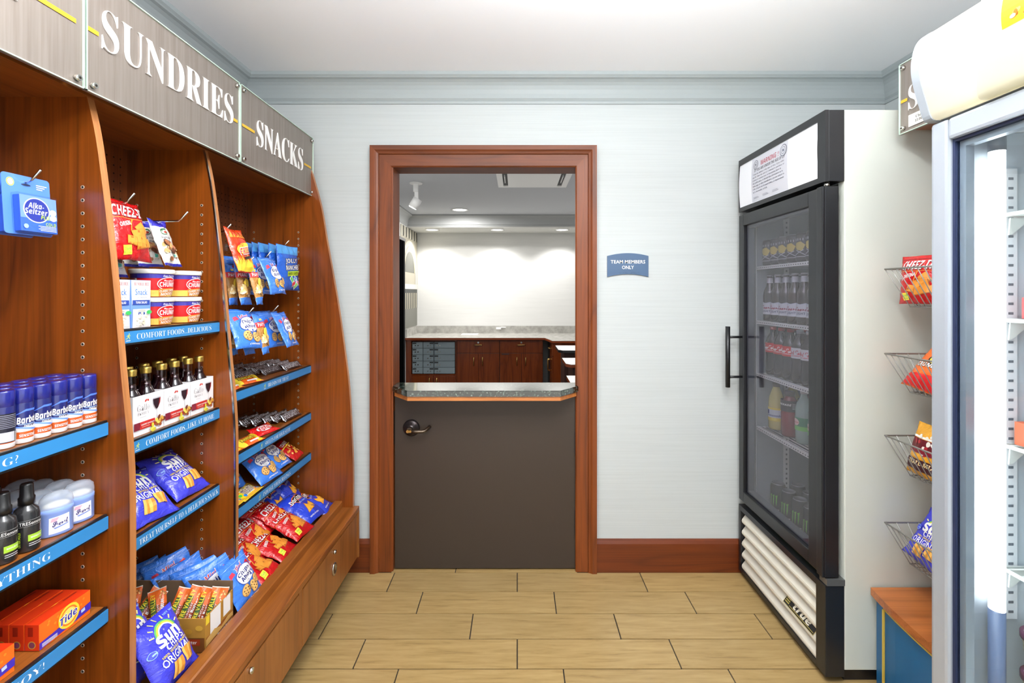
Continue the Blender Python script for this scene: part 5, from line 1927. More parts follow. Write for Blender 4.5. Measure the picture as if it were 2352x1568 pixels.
# ---------------- near bay
def card_kind():
    w, h, t = 0.100, 0.132, 0.0012
    def rr(w, h, r, n=5):
        pts = []
        for cx, cy, a0 in ((w / 2 - r, h / 2 - r, 0), (-w / 2 + r, h / 2 - r, 90), (-w / 2 + r, -h / 2 + r, 180), (w / 2 - r, -h / 2 + r, 270)):
            for k in range(n + 1):
                a = math.radians(a0 + 90 * k / n)
                pts.append((cx + r * math.cos(a), cy + r * math.sin(a)))
        return pts
    body = MB().prism(rr(w, h, 0.007), 'z', -t / 2, t / 2).mesh('tablet_card', plain('card_blue', 84, 134, 232, 0.3, coat=0.4))
    box = MB().box(-0.030, 0.048, -0.060, 0.020, 0.001, 0.016, 0, 0.001).mesh('tablet_box', plain('box_blue', 58, 104, 214, 0.35))
    pr = Print(0.078, 0.080)
    pr.rect(-1, -0.25, 1, 1, ink(120, 156, 232))
    pr.ell(-0.12, 0.22, 0.72, 0.72, WHT, 28)
    pr.ell(-0.12, 0.22, 0.66, 0.66, ink(36, 52, 150), 28)
    pr.text('Alka-', -0.15, 0.48, w=0.86, h=0.32, c=WHT, style='boldi')
    pr.text('Seltzer', -0.15, 0.15, w=1.24, h=0.32, c=WHT, style='boldi')
    pr.text('PLUS', 0.38, -0.14, w=0.62, h=0.22, c=LIME, style='boldi')
    pr.text('COLD', 0.62, -0.50, w=0.58, h=0.18, c=LIME, style='bold')
    pr.ell(0.76, 0.20, 0.20, 0.18, ink(226, 232, 250), 16)
    pr.ell(0.76, -0.12, 0.20, 0.18, ink(226, 232, 250), 16)
    for k in range(4):
        pr.rect(-0.1 + 0.1 * (k % 2), -0.66 - 0.08 * k, 0.9, -0.62 - 0.08 * k, ink(206, 220, 250))
    pr.ell(-0.76, -0.72, 0.13, 0.13, ink(170, 200, 250), 14)
    art = pr.bake('box_print', flat_fn(frame((0.009, -0.020, 0.016), (0, 0, 1), (0, 1, 0))), base=0.0004, step=0.0001)
    pr = Print(w, h)
    pr.ell(-0.66, 0.72, 0.16, 0.19, ink(206, 222, 90), 18)
    pr.ell(-0.66, 0.72, 0.11, 0.14, ink(190, 210, 250), 18)
    pr.ell(-0.03, 0.70, 0.20, 0.05, ink(40, 50, 80), 16)
    for k in range(3):
        pr.rect(0.40, 0.74 - 0.07 * k, 0.86 - 0.1 * k, 0.77 - 0.07 * k, WHT)
    art2 = pr.bake('card_print', flat_fn(Matrix.Translation((0, 0, t / 2))), base=0.0003, step=0.0001)
    blister = MB().box(-0.0345, 0.0495, -0.0645, 0.0245, 0.0006, 0.0185, 0, 0.003).mesh('blister', M_CLEAR)
    return Kind('tablet_card', body, [('tablet_box', box, [('box_print', art)]), ('card_print', art2), ('blister', blister)])


CARD = card_kind()
CARD.put(lay(-1.094, 1.064, 1.591, 86, -3), 'front blue cold-tablet card hanging in the near bay', 'medicine', 'cold-tablet cards')
CARD.put(lay(-1.122, 1.054, 1.589, 88, 2), 'rear blue cold-tablet card hanging in the near bay', 'medicine', 'cold-tablet cards')

# shaving cream cans
z = Z1[0] + 0.001


def can_kind(face):
    m = MB()
    r = 0.0182
    m.lathe([(0.0, 0.0, 1), (r - 0.001, 0.0, 1), (r, 0.0015, 1), (r, 0.010, 2), (r, 0.024, 1), (r, 0.034, 0), (r, 0.082, 0), (r - 0.0004, 0.083)], n=26)
    body = m.mesh('shaving_can', [plain('can_navy', 24, 30, 96, 0.22, coat=0.5), plain('can_white', 236, 236, 240, 0.25, coat=0.5), plain('can_orange', 196, 84, 26, 0.25, coat=0.5)])
    cap = MB().lathe([(r - 0.0002, 0.083), (r + 0.0002, 0.0835), (r + 0.0002, 0.112), (r - 0.0015, 0.115), (r - 0.003, 0.1145), (0.0, 0.114)], n=26).mesh('can_cap', plain('cap_blue', 26, 32, 120, 0.18, coat=0.6))
    pr = Print(0.06, 0.070)
    if face == 'front':
        pr.poly([(-0.95, 0.35), (-0.3, 0.72), (0.5, 0.72), (0.95, 0.35), (0.5, 0.60), (-0.3, 0.60)], ink(80, 120, 220))
        pr.text('Barbasol', 0.0, 0.12, w=1.55, h=0.42, c=WHT, style='boldi', rot=4, off=0.01)
        pr.rect(-0.7, -0.18, 0.7, -0.14, ink(150, 180, 240))
        pr.text('THICK & RICH', 0.1, -0.26, w=1.0, h=0.10, c=WHT, style='boldi')
        pr.poly([(-0.95, -0.30), (0.95, -0.72), (0.95, -0.60), (-0.95, -0.22)], ink(110, 150, 240))
        pr.text('SENSITIVE SKIN', 0.05, -0.82, w=1.35, h=0.16, c=WHT, style='bold')
    else:
        pr.rect(-0.9, -0.95, 0.9, 0.70, ink(26, 26, 40))
        for k in range(8):
            pr.rect(-0.8, 0.58 - k * 0.10, 0.5 + 0.25 * (k % 2), 0.61 - k * 0.10, ink(150, 150, 170))
        pr.rect(0.2, -0.9, 0.8, -0.4, WHT)
        for k in range(8):
            pr.rect(0.24 + k * 0.07, -0.88, 0.27 + k * 0.07, -0.42, BLK)
        pr.rect(-0.8, -0.9, 0.1, -0.35, ink(190, 190, 200))
    cu = [i * 0.0045 for i in range(-6, 7)]
    return Kind('shaving_can', body, [('can_cap', cap), ('can_print', pr.bake('can_print', cyl_fn(r, 0.045, math.radians(4)), cu, (), 0.0003, 0.00008))])


CANF, CANB = can_kind('front'), can_kind('back')
cols_ = ['beside the first divider', 'second from the first divider', 'third from the first divider', 'fourth from the first divider', 'fifth from the first divider', 'sixth from the first divider', 'seventh from the first divider']
for r in range(3):
    for k in range(7):
        kd = CANB if (r == 0 and k in (5, 6)) else CANF
        kd.put(Matrix.Translation((-1.034 - 0.038 * r, 1.144 - 0.0375 * k - 0.002 * r, z)), 'blue-capped shaving cream can, ' + ['front', 'middle', 'rear'][r] + ' row, ' + cols_[k], 'shaving cream', 'shaving cream cans')

# spray bottles and deodorants
z = Z1[1] + 0.001


def spray_kind():
    m = MB().lathe([(0.0, 0.0), (0.020, 0.0), (0.0215, 0.003), (0.0215, 0.075), (0.019, 0.086), (0.011, 0.093), (0.0105, 0.096)], n=24)
    body = m.mesh('spray_bottle', plain('bottle_charcoal', 34, 34, 36, 0.25, coat=0.4))
    p = MB().lathe([(0.0105, 0.095), (0.0135, 0.0955), (0.0135, 0.110), (0.0115, 0.112), (0.0105, 0.136), (0.009, 0.139), (0.0, 0.1395)], n=22)
    pump = p.mesh('spray_pump', plain('pump_black', 18, 18, 20, 0.3))
    pr = Print(0.056, 0.066)
    pr.rect(-0.75, 0.42, 0.85, 0.80, ink(150, 150, 150))
    pr.rect(-0.72, 0.44, 0.82, 0.78, ink(30, 30, 32))
    pr.text('TRESemme', 0.05, 0.61, w=1.35, h=0.20, c=WHT, style='sans')
    pr.rect(-0.15, -0.52, 0.85, -0.12, ink(150, 190, 50))
    pr.text('EXTRA HOLD', -0.62, -0.35, w=1.1, h=0.13, c=LIME, style='bold', rot=90)
    pr.text('MOUSSE', 0.35, -0.30, w=0.7, h=0.10, c=WHT, style='bold')
    for k in range(2):
        pr.rect(-0.1, -0.70 - 0.12 * k, 0.7, -0.65 - 0.12 * k, SIL)
    cu = [i * 0.005 for i in range(-5, 6)]
    return Kind('spray_bottle', body, [('spray_pump', pump), ('bottle_label', pr.bake('bottle_label', cyl_fn(0.0215, 0.040, math.radians(-28)), cu, (), 0.0003, 0.00008))])


SPRAY = spray_kind()
SPRAY.put(Matrix.Translation((-1.034, 1.004, z)), 'black spray bottle beside the blue deodorants', 'hair spray', 'black spray bottles')
SPRAY.put(Matrix.Translation((-1.034, 0.957, z)), 'black spray bottle second from the deodorants', 'hair spray', 'black spray bottles')
SPRAY.put(Matrix.Translation((-1.082, 0.985, z)), 'black spray bottle standing behind the other two', 'hair spray', 'black spray bottles')


def deo_kind():
    def oval(prof, name, mat):
        return MB().lathe(prof, n=30, sx=0.58, sy=1.0).mesh(name, mat)
    body = oval([(0.0, 0.0), (0.028, 0.0), (0.030, 0.003), (0.030, 0.050), (0.0305, 0.0505), (0.0305, 0.060), (0.0285, 0.061), (0.0, 0.062)], 'deodorant', plain('deo_blue', 136, 164, 232, 0.35))
    stick = oval([(0.0, 0.061), (0.025, 0.061), (0.024, 0.066), (0.016, 0.071), (0.0, 0.073)], 'deodorant_stick', plain('deo_stick', 240, 240, 236, 0.6))
    cap = oval([(0.0302, 0.0605), (0.0305, 0.072), (0.0285, 0.083), (0.021, 0.091), (0.010, 0.0945), (0.0, 0.095)], 'clear_cap', frosted('frosted_cap', 196, 206, 222, 0.62))
    pr = Print(0.050, 0.046)
    pr.poly([(-0.7, 0.7), (0.75, 0.8), (0.80, -0.8), (-0.72, -0.85)], ink(232, 234, 242))
    pr.poly([(-0.5, 0.62), (0.0, 0.66), (-0.2, 0.30), (-0.6, 0.30)], ink(236, 170, 190))
    pr.text('Secret', 0.08, 0.10, w=1.15, h=0.50, c=ink(60, 50, 110), style='script', off=0.03, rot=8)
    pr.poly([(-0.4, -0.3), (0.6, -0.1), (0.7, -0.18), (-0.3, -0.42)], ink(120, 140, 206))
    pr.rect(-0.6, -0.72, 0.1, -0.58, WHT)

    def fn(x, y, o):
        t = x / 0.030
        return Vector(((0.030 * 0.58 + o) * math.cos(t), (0.030 + o) * math.sin(t), 0.026 + y))
    cu = [i * 0.004 for i in range(-6, 7)]
    return Kind('deodorant', body, [('deodorant_stick', stick), ('clear_cap', cap), ('front_label', pr.bake('front_label', fn, cu, (), 0.0004, 0.0001))])


DEO = deo_kind()
for x, y, rot, lab in ((-1.036, 1.070, -28, 'pale blue deodorant at the front beside the spray bottle'), (-1.040, 1.129, -24, 'pale blue deodorant at the front beside the first divider'),
                       (-1.082, 1.072, -25, 'pale blue deodorant in the second row behind the nearer front one'), (-1.088, 1.131, -25, 'pale blue deodorant in the second row by the first divider'),
                       (-1.130, 1.074, -25, 'pale blue deodorant in the third row, nearer one'), (-1.136, 1.132, -25, 'pale blue deodorant in the third row by the first divider'),
                       (-1.178, 1.076, -25, 'pale blue deodorant in the back row, nearer one'), (-1.182, 1.133, -25, 'pale blue deodorant in the back row by the first divider')):
    DEO.put(Matrix.Translation((x, y, z)) @ Matrix.Rotation(math.radians(rot), 4, 'Z'), lab, 'deodorant', 'deodorant sticks')

# detergent boxes
z = Z1[2] + 0.001


def tide_kind():
    w, h, d = 0.122, 0.056, 0.031
    body = MB().box(-d / 2, d / 2, -w / 2, w / 2, 0, h, 0, 0.0008).mesh('detergent_box', plain('box_red_orange', 212, 52, 18, 0.4))
    pr = Print(w, h)
    pr.rect(-1, -1, 1, 1, ink(236, 104, 26))
    for k in range(16):
        a = k * 2.4
        pr.ell(0.85 * math.cos(a * 1.3) * (0.3 + 0.7 * ((k * 37) % 10) / 10), 0.8 * math.sin(a), 0.05, 0.05, ink(246, 136, 40), 6)
    pr.poly([(-1, -0.95), (1, -0.60), (1, 0.02), (0.3, -0.20), (-1, -0.42)], ink(60, 40, 170))
    pr.ell(0.10, 0.12, 0.42, 0.42, ink(250, 214, 60), 28)
    pr.ell(0.10, 0.12, 0.34, 0.34, ink(240, 124, 40), 28)
    pr.ell(0.10, 0.12, 0.28, 0.28, ink(250, 224, 110), 28)
    pr.text('Tide', 0.08, 0.10, w=0.72, h=0.72, c=WHT, style='boldi', rot=8, off=0.04)
    pr.text('Tide', 0.08, 0.10, w=0.68, h=0.62, c=ink(40, 44, 160), style='boldi', rot=8)
    for k in range(3):
        pr.rect(-0.92, -0.62 - 0.10 * k, -0.36, -0.57 - 0.10 * k, WHT)
    pr.rrect(0.66, -0.26, 0.16, 0.12, 8, ink(190, 210, 250))
    front = pr.bake('front_print', flat_fn(frame((d / 2, 0, h / 2), (1, 0, 0), (0, 0, 1))), base=0.0003, step=0.00008)
    pr = Print(d, h)
    pr.rect(-0.5, 0.1, 0.2, 0.8, ink(150, 30, 14))
    pr.ell(0.05, -0.55, 0.55, 0.55, ink(206, 160, 60), 18)
    pr.ell(0.05, -0.55, 0.42, 0.42, ink(120, 60, 90), 18)
    end = pr.bake('end_print', flat_fn(frame((0, -w / 2, h / 2), (0, -1, 0), (0, 0, 1))), base=0.0003, step=0.00008)
    pr = Print(d, w)
    pr.rect(-0.7, 0.3, -0.4, 0.85, ink(150, 30, 14))
    top = pr.bake('top_print', flat_fn(frame((0, 0, h), (0, 0, 1), (0, 1, 0))), base=0.0003, step=0.00008)
    return Kind('detergent_box', body, [('front_print', front), ('end_print', end), ('top_print', top)])


TIDE = tide_kind()
for i in range(4):
    TIDE.put(Matrix.Translation((-1.038 - 0.0325 * i, 1.079, z)), 'orange detergent box, ' + ['front one', 'second', 'third', 'rearmost'][i] + ' of the group beside the first divider', 'detergent', 'detergent boxes')
TIDE.put(Matrix.Translation((-1.036, 0.905, z)), 'orange detergent box cut by the left picture edge', 'detergent', 'detergent boxes')
TIDE.put(Matrix.Translation((-1.069, 0.905, z)), 'orange detergent box behind the one at the left picture edge', 'detergent', 'detergent boxes')

# ================================================================== BEVERAGE COOLER
XF, XB = 1.100, 1.168            # door front plane, front of white body
YN, YF = 1.700, 2.365            # near side, far side
ck = thing('beverage_cooler', (1.45, 2.03, 0), 'tall black-fronted drinks cooler with glass door and white sides', 'cooler')
m = MB()
m.box(XB, 1.82, YN, YN + 0.035, 0.05, 2.050, 0, 0.004)
m.box(XB, 1.82, YF - 0.035, YF, 0.05, 2.050)
m.box(1.785, 1.82, YN + 0.035, YF - 0.035, 0.05, 2.050)
m.box(XB, 1.785, YN + 0.035, YF - 0.035, 1.80, 2.050)
m.box(XB, 1.785, YN + 0.035, YF - 0.035, 0.05, 0.335)
m.build('cooler_cabinet', M_FRIDGE, ck)
ln = MB()
ln.box(XB + 0.004, 1.784, YN + 0.0352, YN + 0.038, 0.336, 1.799)
ln.box(XB + 0.004, 1.784, YF - 0.038, YF - 0.0352, 0.336, 1.799)
ln.box(1.780, 1.7848, YN + 0.038, YF - 0.038, 0.336, 1.799)
ln.box(XB + 0.004, 1.780, YN + 0.038, YF - 0.038, 1.794, 1.7995)
ln.box(XB + 0.004, 1.780, YN + 0.038, YF - 0.038, 0.3355, 0.341)
ln.build('cooler_liner', M_LINER, ck)
MB().box(XB + 0.01, 1.80, YN + 0.02, YF - 0.02, 0.0, 0.05).build('cooler_plinth', M_BLACK, ck)
# header light box
MB().box(XF + 0.012, XB, YN, YF, 1.795, 2.050, 0, 0.002).build('header_box', M_BLACKM, ck)
hf = MB()
hf.box(XF, XF + 0.012, YN, YN + 0.045, 1.795, 2.050)
hf.box(XF, XF + 0.012, YF - 0.006, YF, 1.795, 2.050)
hf.box(XF, XF + 0.012, YN + 0.045, YF - 0.006, 2.022, 2.050)
hf.box(XF, XF + 0.012, YN + 0.045, YF - 0.006, 1.795, 1.815)
hf.build('header_frame', M_BLACKM, ck)
hp = MB()
n = 16
vs, fs = [], []
for i in range(n + 1):
    t = i / n
    zz = 1.815 + 0.207 * t
    xx = XF + 0.004 - 0.005 * math.sin(math.pi * t)
    vs += [(xx, YN + 0.045, zz), (xx, YF - 0.006, zz)]
for i in range(n):
    fs.append((2 * i, 2 * i + 1, 2 * i + 3, 2 * i + 2))
hp.add(vs, fs, 0, True)
hpo = hp.build('header_panel', plain('lit_header_panel', 236, 238, 244, 0.3, emit=0.12), ck)
# warning notice on the header panel
pr = Print(0.296, 0.200)
pr.rect(-1, -1, 1, 1, ink(216, 218, 228))
pr.text('WARNING !!', 0.05, 0.66, w=1.02, h=0.22, c=ink(178, 58, 76), style='bold')
pr.text('IF YOU ARE UNDER THE AGE OF 21', 0.02, 0.42, w=1.66, h=0.13, c=ink(40, 40, 56), style='bold')
for k, s_ in enumerate(('Under the statutes of the state of Ohio, if you order,', 'pay for, share the cost of, or attempt to purchase, or', 'possess or consume beer or intoxicating liquor in', 'any public place, or furnish false information as to', 'name, age, or other identification, you are subject to', 'a fine of up to one thousand dollars, or imprisonment', 'up to six months, or both.')):
    w_ = 1.76 * len(s_) / 54.0
    pr.text(s_, -0.90 + w_ / 2, 0.24 - 0.135 * k, w=w_, h=0.095, c=ink(70, 70, 90), style='sans', off=0.01, res=1)
for cx, cy, r in ((-0.74, 0.68, 0.14), (0.80, 0.68, 0.17)):
    pr.ell(cx, cy, r, r, ink(110, 114, 130), 20)
    pr.ell(cx, cy, r * 0.86, r * 0.86, ink(206, 208, 218), 20)
    pr.ell(cx, cy, r * 0.62, r * 0.62, ink(140, 144, 158), 20)
    pr.ell(cx, cy, r * 0.5, r * 0.5, ink(210, 212, 222), 20)
    pr.rect(cx - r * 0.25, cy - r * 0.3, cx + r * 0.25, cy + r * 0.3, ink(110, 114, 130))
for k in range(3):
    pr.rect(-0.88 + 0.55 * k, -0.86, -0.55 + 0.55 * k, -0.845, ink(130, 130, 146))
    pr.rect(-0.88 + 0.55 * k, -0.81, -0.60 + 0.55 * k, -0.795, ink(130, 130, 146))


def header_fn(x, y, o):
    zz = 1.9185 + y
    t = (zz - 1.815) / 0.207
    return Vector((XF + 0.004 - 0.005 * math.sin(math.pi * t) - o, 2.087 - x, zz))


o = bpy.data.objects.new('warning_notice', pr.bake('warning_notice', header_fn, (), [i * 0.0129 for i in range(-7, 8)], 0.0005, 0.0001))
COL.objects.link(o)
hang(o, hpo)
# door
D0, D1 = 0.378, 1.778
dm = MB()
dm.box(XF, 1.150, YN + 0.003, 1.800, D0, D1, 0, 0.003)
dm.box(XF, 1.150, 2.318, YF - 0.002, D0, D1, 0, 0.003)
dm.box(XF, 1.150, 1.800, 2.318, D1 - 0.055, D1, 0, 0.003)
dm.box(XF, 1.150, 1.800, 2.318, D0, D0 + 0.050, 0, 0.003)
dm.box(XF - 0.010, XF, YN + 0.003, YN + 0.035, D0, D1, 0, 0.003)
dfr = dm.build('door_frame', M_BLACKM, ck)
im = MB()
for a, b, c, d in ((1.800, 1.812, D0 + 0.05, D1 - 0.055), (2.306, 2.318, D0 + 0.05, D1 - 0.055)):
    im.box(1.118, 1.148, a, b, c, d)
im.box(1.118, 1.148, 1.812, 2.306, D1 - 0.067, D1 - 0.055)
im.box(1.118, 1.148, 1.812, 2.306, D0 + 0.05, D0 + 0.062)
im.build('glass_spacer', plain('spacer_grey', 96, 104, 110, 0.4), ck)
MB().box(1.112, 1.115, 1.800, 2.318, D0 + 0.05, D1 - 0.055).build('door_glass', M_GLASS, ck)
hd = MB()
hd.tube([(1.030, 2.330, 0.935), (1.030, 2.330, 1.232)], 0.011, 12)
hd.tube([(1.030, 2.330, 0.985), (XF, 2.335, 0.985)], 0.006, 8)
hd.tube([(1.030, 2.330, 1.180), (XF, 2.335, 1.180)], 0.006, 8)
hd.build('door_handle', M_BLACK, dfr)
MB().cyl((1.118, YN + 0.02, 1.778), (1.118, YN + 0.02, 1.795), 0.009, n=12).build('hinge_pin', M_CHROME, ck)
MB().box(XF + 0.004, XB, YN - 0.003, YN + 0.04, 0.352, 0.374).build('hinge_bracket', plain('bracket_steel', 120, 122, 122, 0.4, 0.7), ck)
# grille
gmx = MB()
gmx.box(XF, XB, YN, YN + 0.055, 0.025, 0.350, 0, 0.002)
gmx.box(XF, XF + 0.03, YF - 0.02, YF, 0.025, 0.350)
gmx.box(XF, XF + 0.03, YN + 0.055, YF - 0.02, 0.325, 0.350)
gmx.box(XF, XF + 0.03, YN + 0.055, YF - 0.02, 0.025, 0.045)
gmx.box(XB - 0.01, XB, YN + 0.055, YF - 0.02, 0.045, 0.325)
gmx.build('grille_frame', M_BLACKM, ck)
ZL = [0.270, 0.214, 0.158, 0.102, 0.047]
for k, z0 in enumerate(ZL):
    sl = MB().prism([(XF + 0.038, z0 + 0.054), (XF + 0.034, z0 + 0.056), (XF + 0.004, z0 + 0.016), (XF + 0.002, z0 + 0.008), (XF + 0.004, z0), (XF + 0.009, z0)], 'y', YN + 0.057, YF - 0.026)
    slo = sl.build('louvre', M_LOUVRE, ck)
    if k == 3:
        bM = frame((XF + 0.0165, 1.875, z0 + 0.034), (-0.80, 0, 0.60), (0.60, 0, 0.80))
        pr = Print(0.200, 0.044)
        gd = plain('badge_gold', 206, 186, 96, 0.3, 0.6)
        pr.rect(-1, -1, 1, 1, gd)
        pr.rect(-0.985, -0.93, 0.985, 0.93, BLK)
        pr.rect(-0.62, -0.72, 0.95, -0.62, gd)
        pr.rect(-0.62, 0.70, -0.2, 0.78, gd)
        pr.text('true', 0.12, 0.04, w=1.10, h=1.15, c=ink(236, 232, 214), style='boldi', off=0.02)
        for q in range(4):
            pr.rect(-0.93, 0.55 - 0.38 * q, -0.66, 0.75 - 0.38 * q, gd)
        print_obj(pr, 'maker_badge', bM, slo, 0.002, 0.0002)

# wire shelves
SZ = [1.524, 1.262, 1.008, 0.749]
M_WSHELF = plain('white_wire', 226, 230, 224, 0.4)
for zs in SZ:
    s = MB()
    s.box(1.166, 1.178, 1.742, 2.323, zs - 0.016, zs, 0, 0.001)
    s.box(1.178, 1.74, 2.318, 2.323, zs - 0.008, zs - 0.002)
    s.box(1.178, 1.74, 1.742, 1.747, zs - 0.008, zs - 0.002)
    so = s.build('wire_shelf', M_WSHELF, ck)
    w = MB()
    for k in range(26):
        x = 1.19 + k * 0.0215
        w.cyl((x, 1.745, zs - 0.003), (x, 2.320, zs - 0.003), 0.0022, n=5)
    wo = w.build('shelf_wires', M_WSHELF, so)
    wo['kind'] = 'stuff'
    w = MB()
    for k in range(34):
        y = 1.755 + k * 0.0168
        w.box(1.1652, 1.1658, y, y + 0.007, zs - 0.010, zs - 0.006)
    wo = w.build('rail_slots', plain('slot_dark', 90, 94, 90, 0.7), so)
    wo['kind'] = 'stuff'
pl = MB().box(1.300, 1.325, 2.3215, 2.3265, 0.345, 1.78)
plo = pl.build('pilaster', M_WSHELF, ck)
w = MB()
for k in range(60):
    w.box(1.309, 1.316, 2.3208, 2.3214, 0.37 + k * 0.0235, 0.379 + k * 0.0235)
wo = w.build('pilaster_slots', plain('slot_dark', 90, 94, 90, 0.7), plo)
wo['kind'] = 'stuff'


# drinks
def drink(name, prof, mats, cap=None, capm=None, label=None, lr=0.03, lz=0.1, extra=None, n=22):
    body = MB().lathe(prof, n=n).mesh(name, mats)
    parts = []
    if cap:
        parts.append(('cap', MB().lathe(cap, n=n).mesh('cap', capm)))
    if label:
        cu = [i * 0.006 for i in range(-9, 10)]
        parts.append(('label', label.bake('label', cyl_fn(lr, lz, math.radians(205)), cu, (), 0.0004, 0.0001)))
    return Kind(name, body, parts)


M_COLA = plain('cola_bottle', 26, 12, 10, 0.08, coat=0.5)
M_BEERGL = plain('amber_bottle', 40, 20, 10, 0.08, coat=0.5)
lab = Print(0.105, 0.062)
lab.rect(-1, -1, 1, 0.7, ink(206, 210, 216))
lab.poly([(-1, 0.7), (-0.5, 0.95), (0, 0.75), (0.5, 0.95), (1, 0.7)], ink(196, 204, 216))
lab.text('Coors', 0.0, 0.10, w=1.0, h=0.55, c=ink(150, 30, 50), style='script', off=0.03)
lab.text('LIGHT', 0.0, -0.50, w=0.8, h=0.32, c=ink(60, 66, 90), style='bold')
BEER = drink('beer_bottle', [(0.0, 0.0), (0.028, 0.0), (0.030, 0.003), (0.030, 0.125), (0.027, 0.142), (0.016, 0.165), (0.0135, 0.180, 1), (0.0125, 0.205, 0), (0.013, 0.212)],
             [M_BEERGL, plain('neck_silver', 206, 210, 216, 0.35)], [(0.013, 0.2115), (0.0145, 0.212), (0.0138, 0.218), (0.010, 0.2195), (0, 0.2195)], plain('crown_silver', 196, 200, 206, 0.3, 0.7), lab, 0.030, 0.062)


def cola(lc, text, tc, liquid=M_COLA, capc=(190, 30, 34), name='cola_bottle'):
    lab = Print(0.11, 0.045)
    lab.rect(-1, -1, 1, 1, lc)
    lab.text(text, 0.0, 0.10, w=1.15, h=0.9, c=tc, style='script', off=0.03)
    lab.poly([(-0.6, -0.55), (0.1, -0.45), (0.6, -0.6), (0.1, -0.58)], tc)
    lab.rrect(0.55, -0.5, 0.14, 0.14, 0, WHT)
    return drink(name, [(0.0, 0.0), (0.028, 0.0), (0.033, 0.006), (0.034, 0.060), (0.031, 0.085), (0.034, 0.105), (0.034, 0.150), (0.028, 0.172), (0.015, 0.195), (0.0125, 0.205), (0.0125, 0.212)],
                 [liquid], [(0.0125, 0.2115), (0.0145, 0.212), (0.0145, 0.226), (0.0, 0.227)], plain('bottle_cap', *capc, 0.4), lab, 0.034, 0.128)


COKE = cola(ink(204, 24, 32), 'Coca-Cola', WHT)
DIET = cola(ink(214, 216, 220), 'Diet Coke', ink(196, 30, 40), capc=(196, 198, 204), name='diet_cola_bottle')
lab = Print(0.12, 0.062)
lab.rect(-1, -1, 1, 1, ink(206, 216, 220))
lab.rect(-1, 0.72, 1, 1, YEL)
lab.rect(-1, -1, 1, -0.5, ink(226, 200, 40))
lab.rect(-0.8, 0.0, -0.2, 0.62, NAVY)
lab.text('Lemonade', 0.15, -0.15, w=1.2, h=0.35, c=NAVY, style='boldi')
lab.ell(0.2, -0.7, 0.2, 0.12, ink(240, 220, 90), 10)
LEMON = drink('lemonade_bottle', [(0.0, 0.0), (0.030, 0.0), (0.034, 0.005), (0.0345, 0.05), (0.034, 0.125), (0.031, 0.150), (0.018, 0.188), (0.0145, 0.196), (0.0145, 0.2)],
              [plain('lemonade', 206, 196, 110, 0.12, coat=0.4)], [(0.0145, 0.1995), (0.0165, 0.2), (0.0165, 0.218), (0, 0.219)], plain('lemon_cap', 70, 66, 40, 0.4), lab, 0.0348, 0.072)
lab = Print(0.13, 0.05)
lab.rect(-1, -1, 1, 1, ink(40, 26, 30))
lab.text('POWERADE', -0.15, 0.25, w=1.2, h=0.36, c=WHT, style='boldi')
for k in range(5):
    lab.rect(0.5, 0.4 - 0.22 * k, 0.9, 0.48 - 0.22 * k, SIL)
SPORT = drink('sports_drink', [(0.0, 0.0), (0.032, 0.0), (0.0365, 0.006), (0.0365, 0.105), (0.034, 0.112), (0.0365, 0.120), (0.036, 0.145), (0.022, 0.172), (0.0195, 0.176), (0.0195, 0.18)],
              [plain('red_drink', 130, 26, 40, 0.12, coat=0.4)], [(0.0195, 0.1795), (0.021, 0.18), (0.021, 0.200), (0, 0.201)], plain('sport_cap', 60, 20, 24, 0.4), lab, 0.0368, 0.138)
lab = Print(0.115, 0.055)
lab.rect(-1, -1, 1, 1, ink(50, 130, 90))
lab.rect(-1, -1, 1, -0.35, ink(110, 196, 90))
lab.ell(-0.3, 0.25, 0.32, 0.26, ink(236, 200, 190), 14)
lab.text('GINGER', -0.3, 0.2, w=0.55, h=0.25, c=ink(190, 40, 50), style='bold')
SODA = drink('green_soda_bottle', [(0.0, 0.0), (0.028, 0.0), (0.033, 0.006), (0.034, 0.060), (0.031, 0.082), (0.034, 0.100), (0.034, 0.150), (0.028, 0.172), (0.015, 0.195), (0.0125, 0.205), (0.0125, 0.212)],
             [plain('pale_soda', 150, 176, 166, 0.1, coat=0.5)], [(0.0125, 0.2115), (0.0145, 0.212), (0.0145, 0.226), (0, 0.227)], plain('soda_cap', 206, 210, 206, 0.4), lab, 0.0345, 0.085)
CANP = [(0.0, 0.004), (0.022, 0.004), (0.025, 0.0), (0.0325, 0.010), (0.033, 0.014), (0.033, 0.136), (0.031, 0.146), (0.0275, 0.153, 1), (0.0272, 0.156, 1), (0.0255, 0.156, 1), (0.025, 0.151, 1), (0.0, 0.151, 1)]
lab = Print(0.10, 0.11)
GM = ink(120, 200, 70)
for cx in (-0.30, -0.04, 0.22):
    lab.poly([(cx - 0.05, 0.55), (cx + 0.16, 0.66), (cx + 0.12, 0.40), (cx + 0.10, 0.0), (cx + 0.03, -0.35 - 0.1 * (cx < 0.1)), (cx, 0.0), (cx + 0.02, 0.45)], GM)
lab.text('MONSTER', 0.0, -0.62, w=1.05, h=0.16, c=ink(214, 214, 214), style='bold')
ENERGY = drink('energy_drink_can', CANP, [plain('can_black', 18, 18, 20, 0.3), plain('can_aluminium', 176, 178, 180, 0.3, 0.9)], None, None, lab, 0.033, 0.072)
lab = Print(0.11, 0.100)
for k in range(6):
    lab.rect(-0.55 + k * 0.19, 0.58, -0.47 + k * 0.19, 0.78, SIL)
lab.poly([(-0.3, 0.4), (0.1, 0.5), (0.4, 0.2), (0.2, -0.3), (-0.2, -0.2), (-0.4, 0.1)], ink(196, 176, 80))
lab.rrect(-0.1, -0.45, 0.9, 0.06, 30, SIL)
lab.rrect(0.1, -0.45, 0.9, 0.06, -30, SIL)
lab.rect(-0.5, -0.80, 0.4, -0.74, SIL)
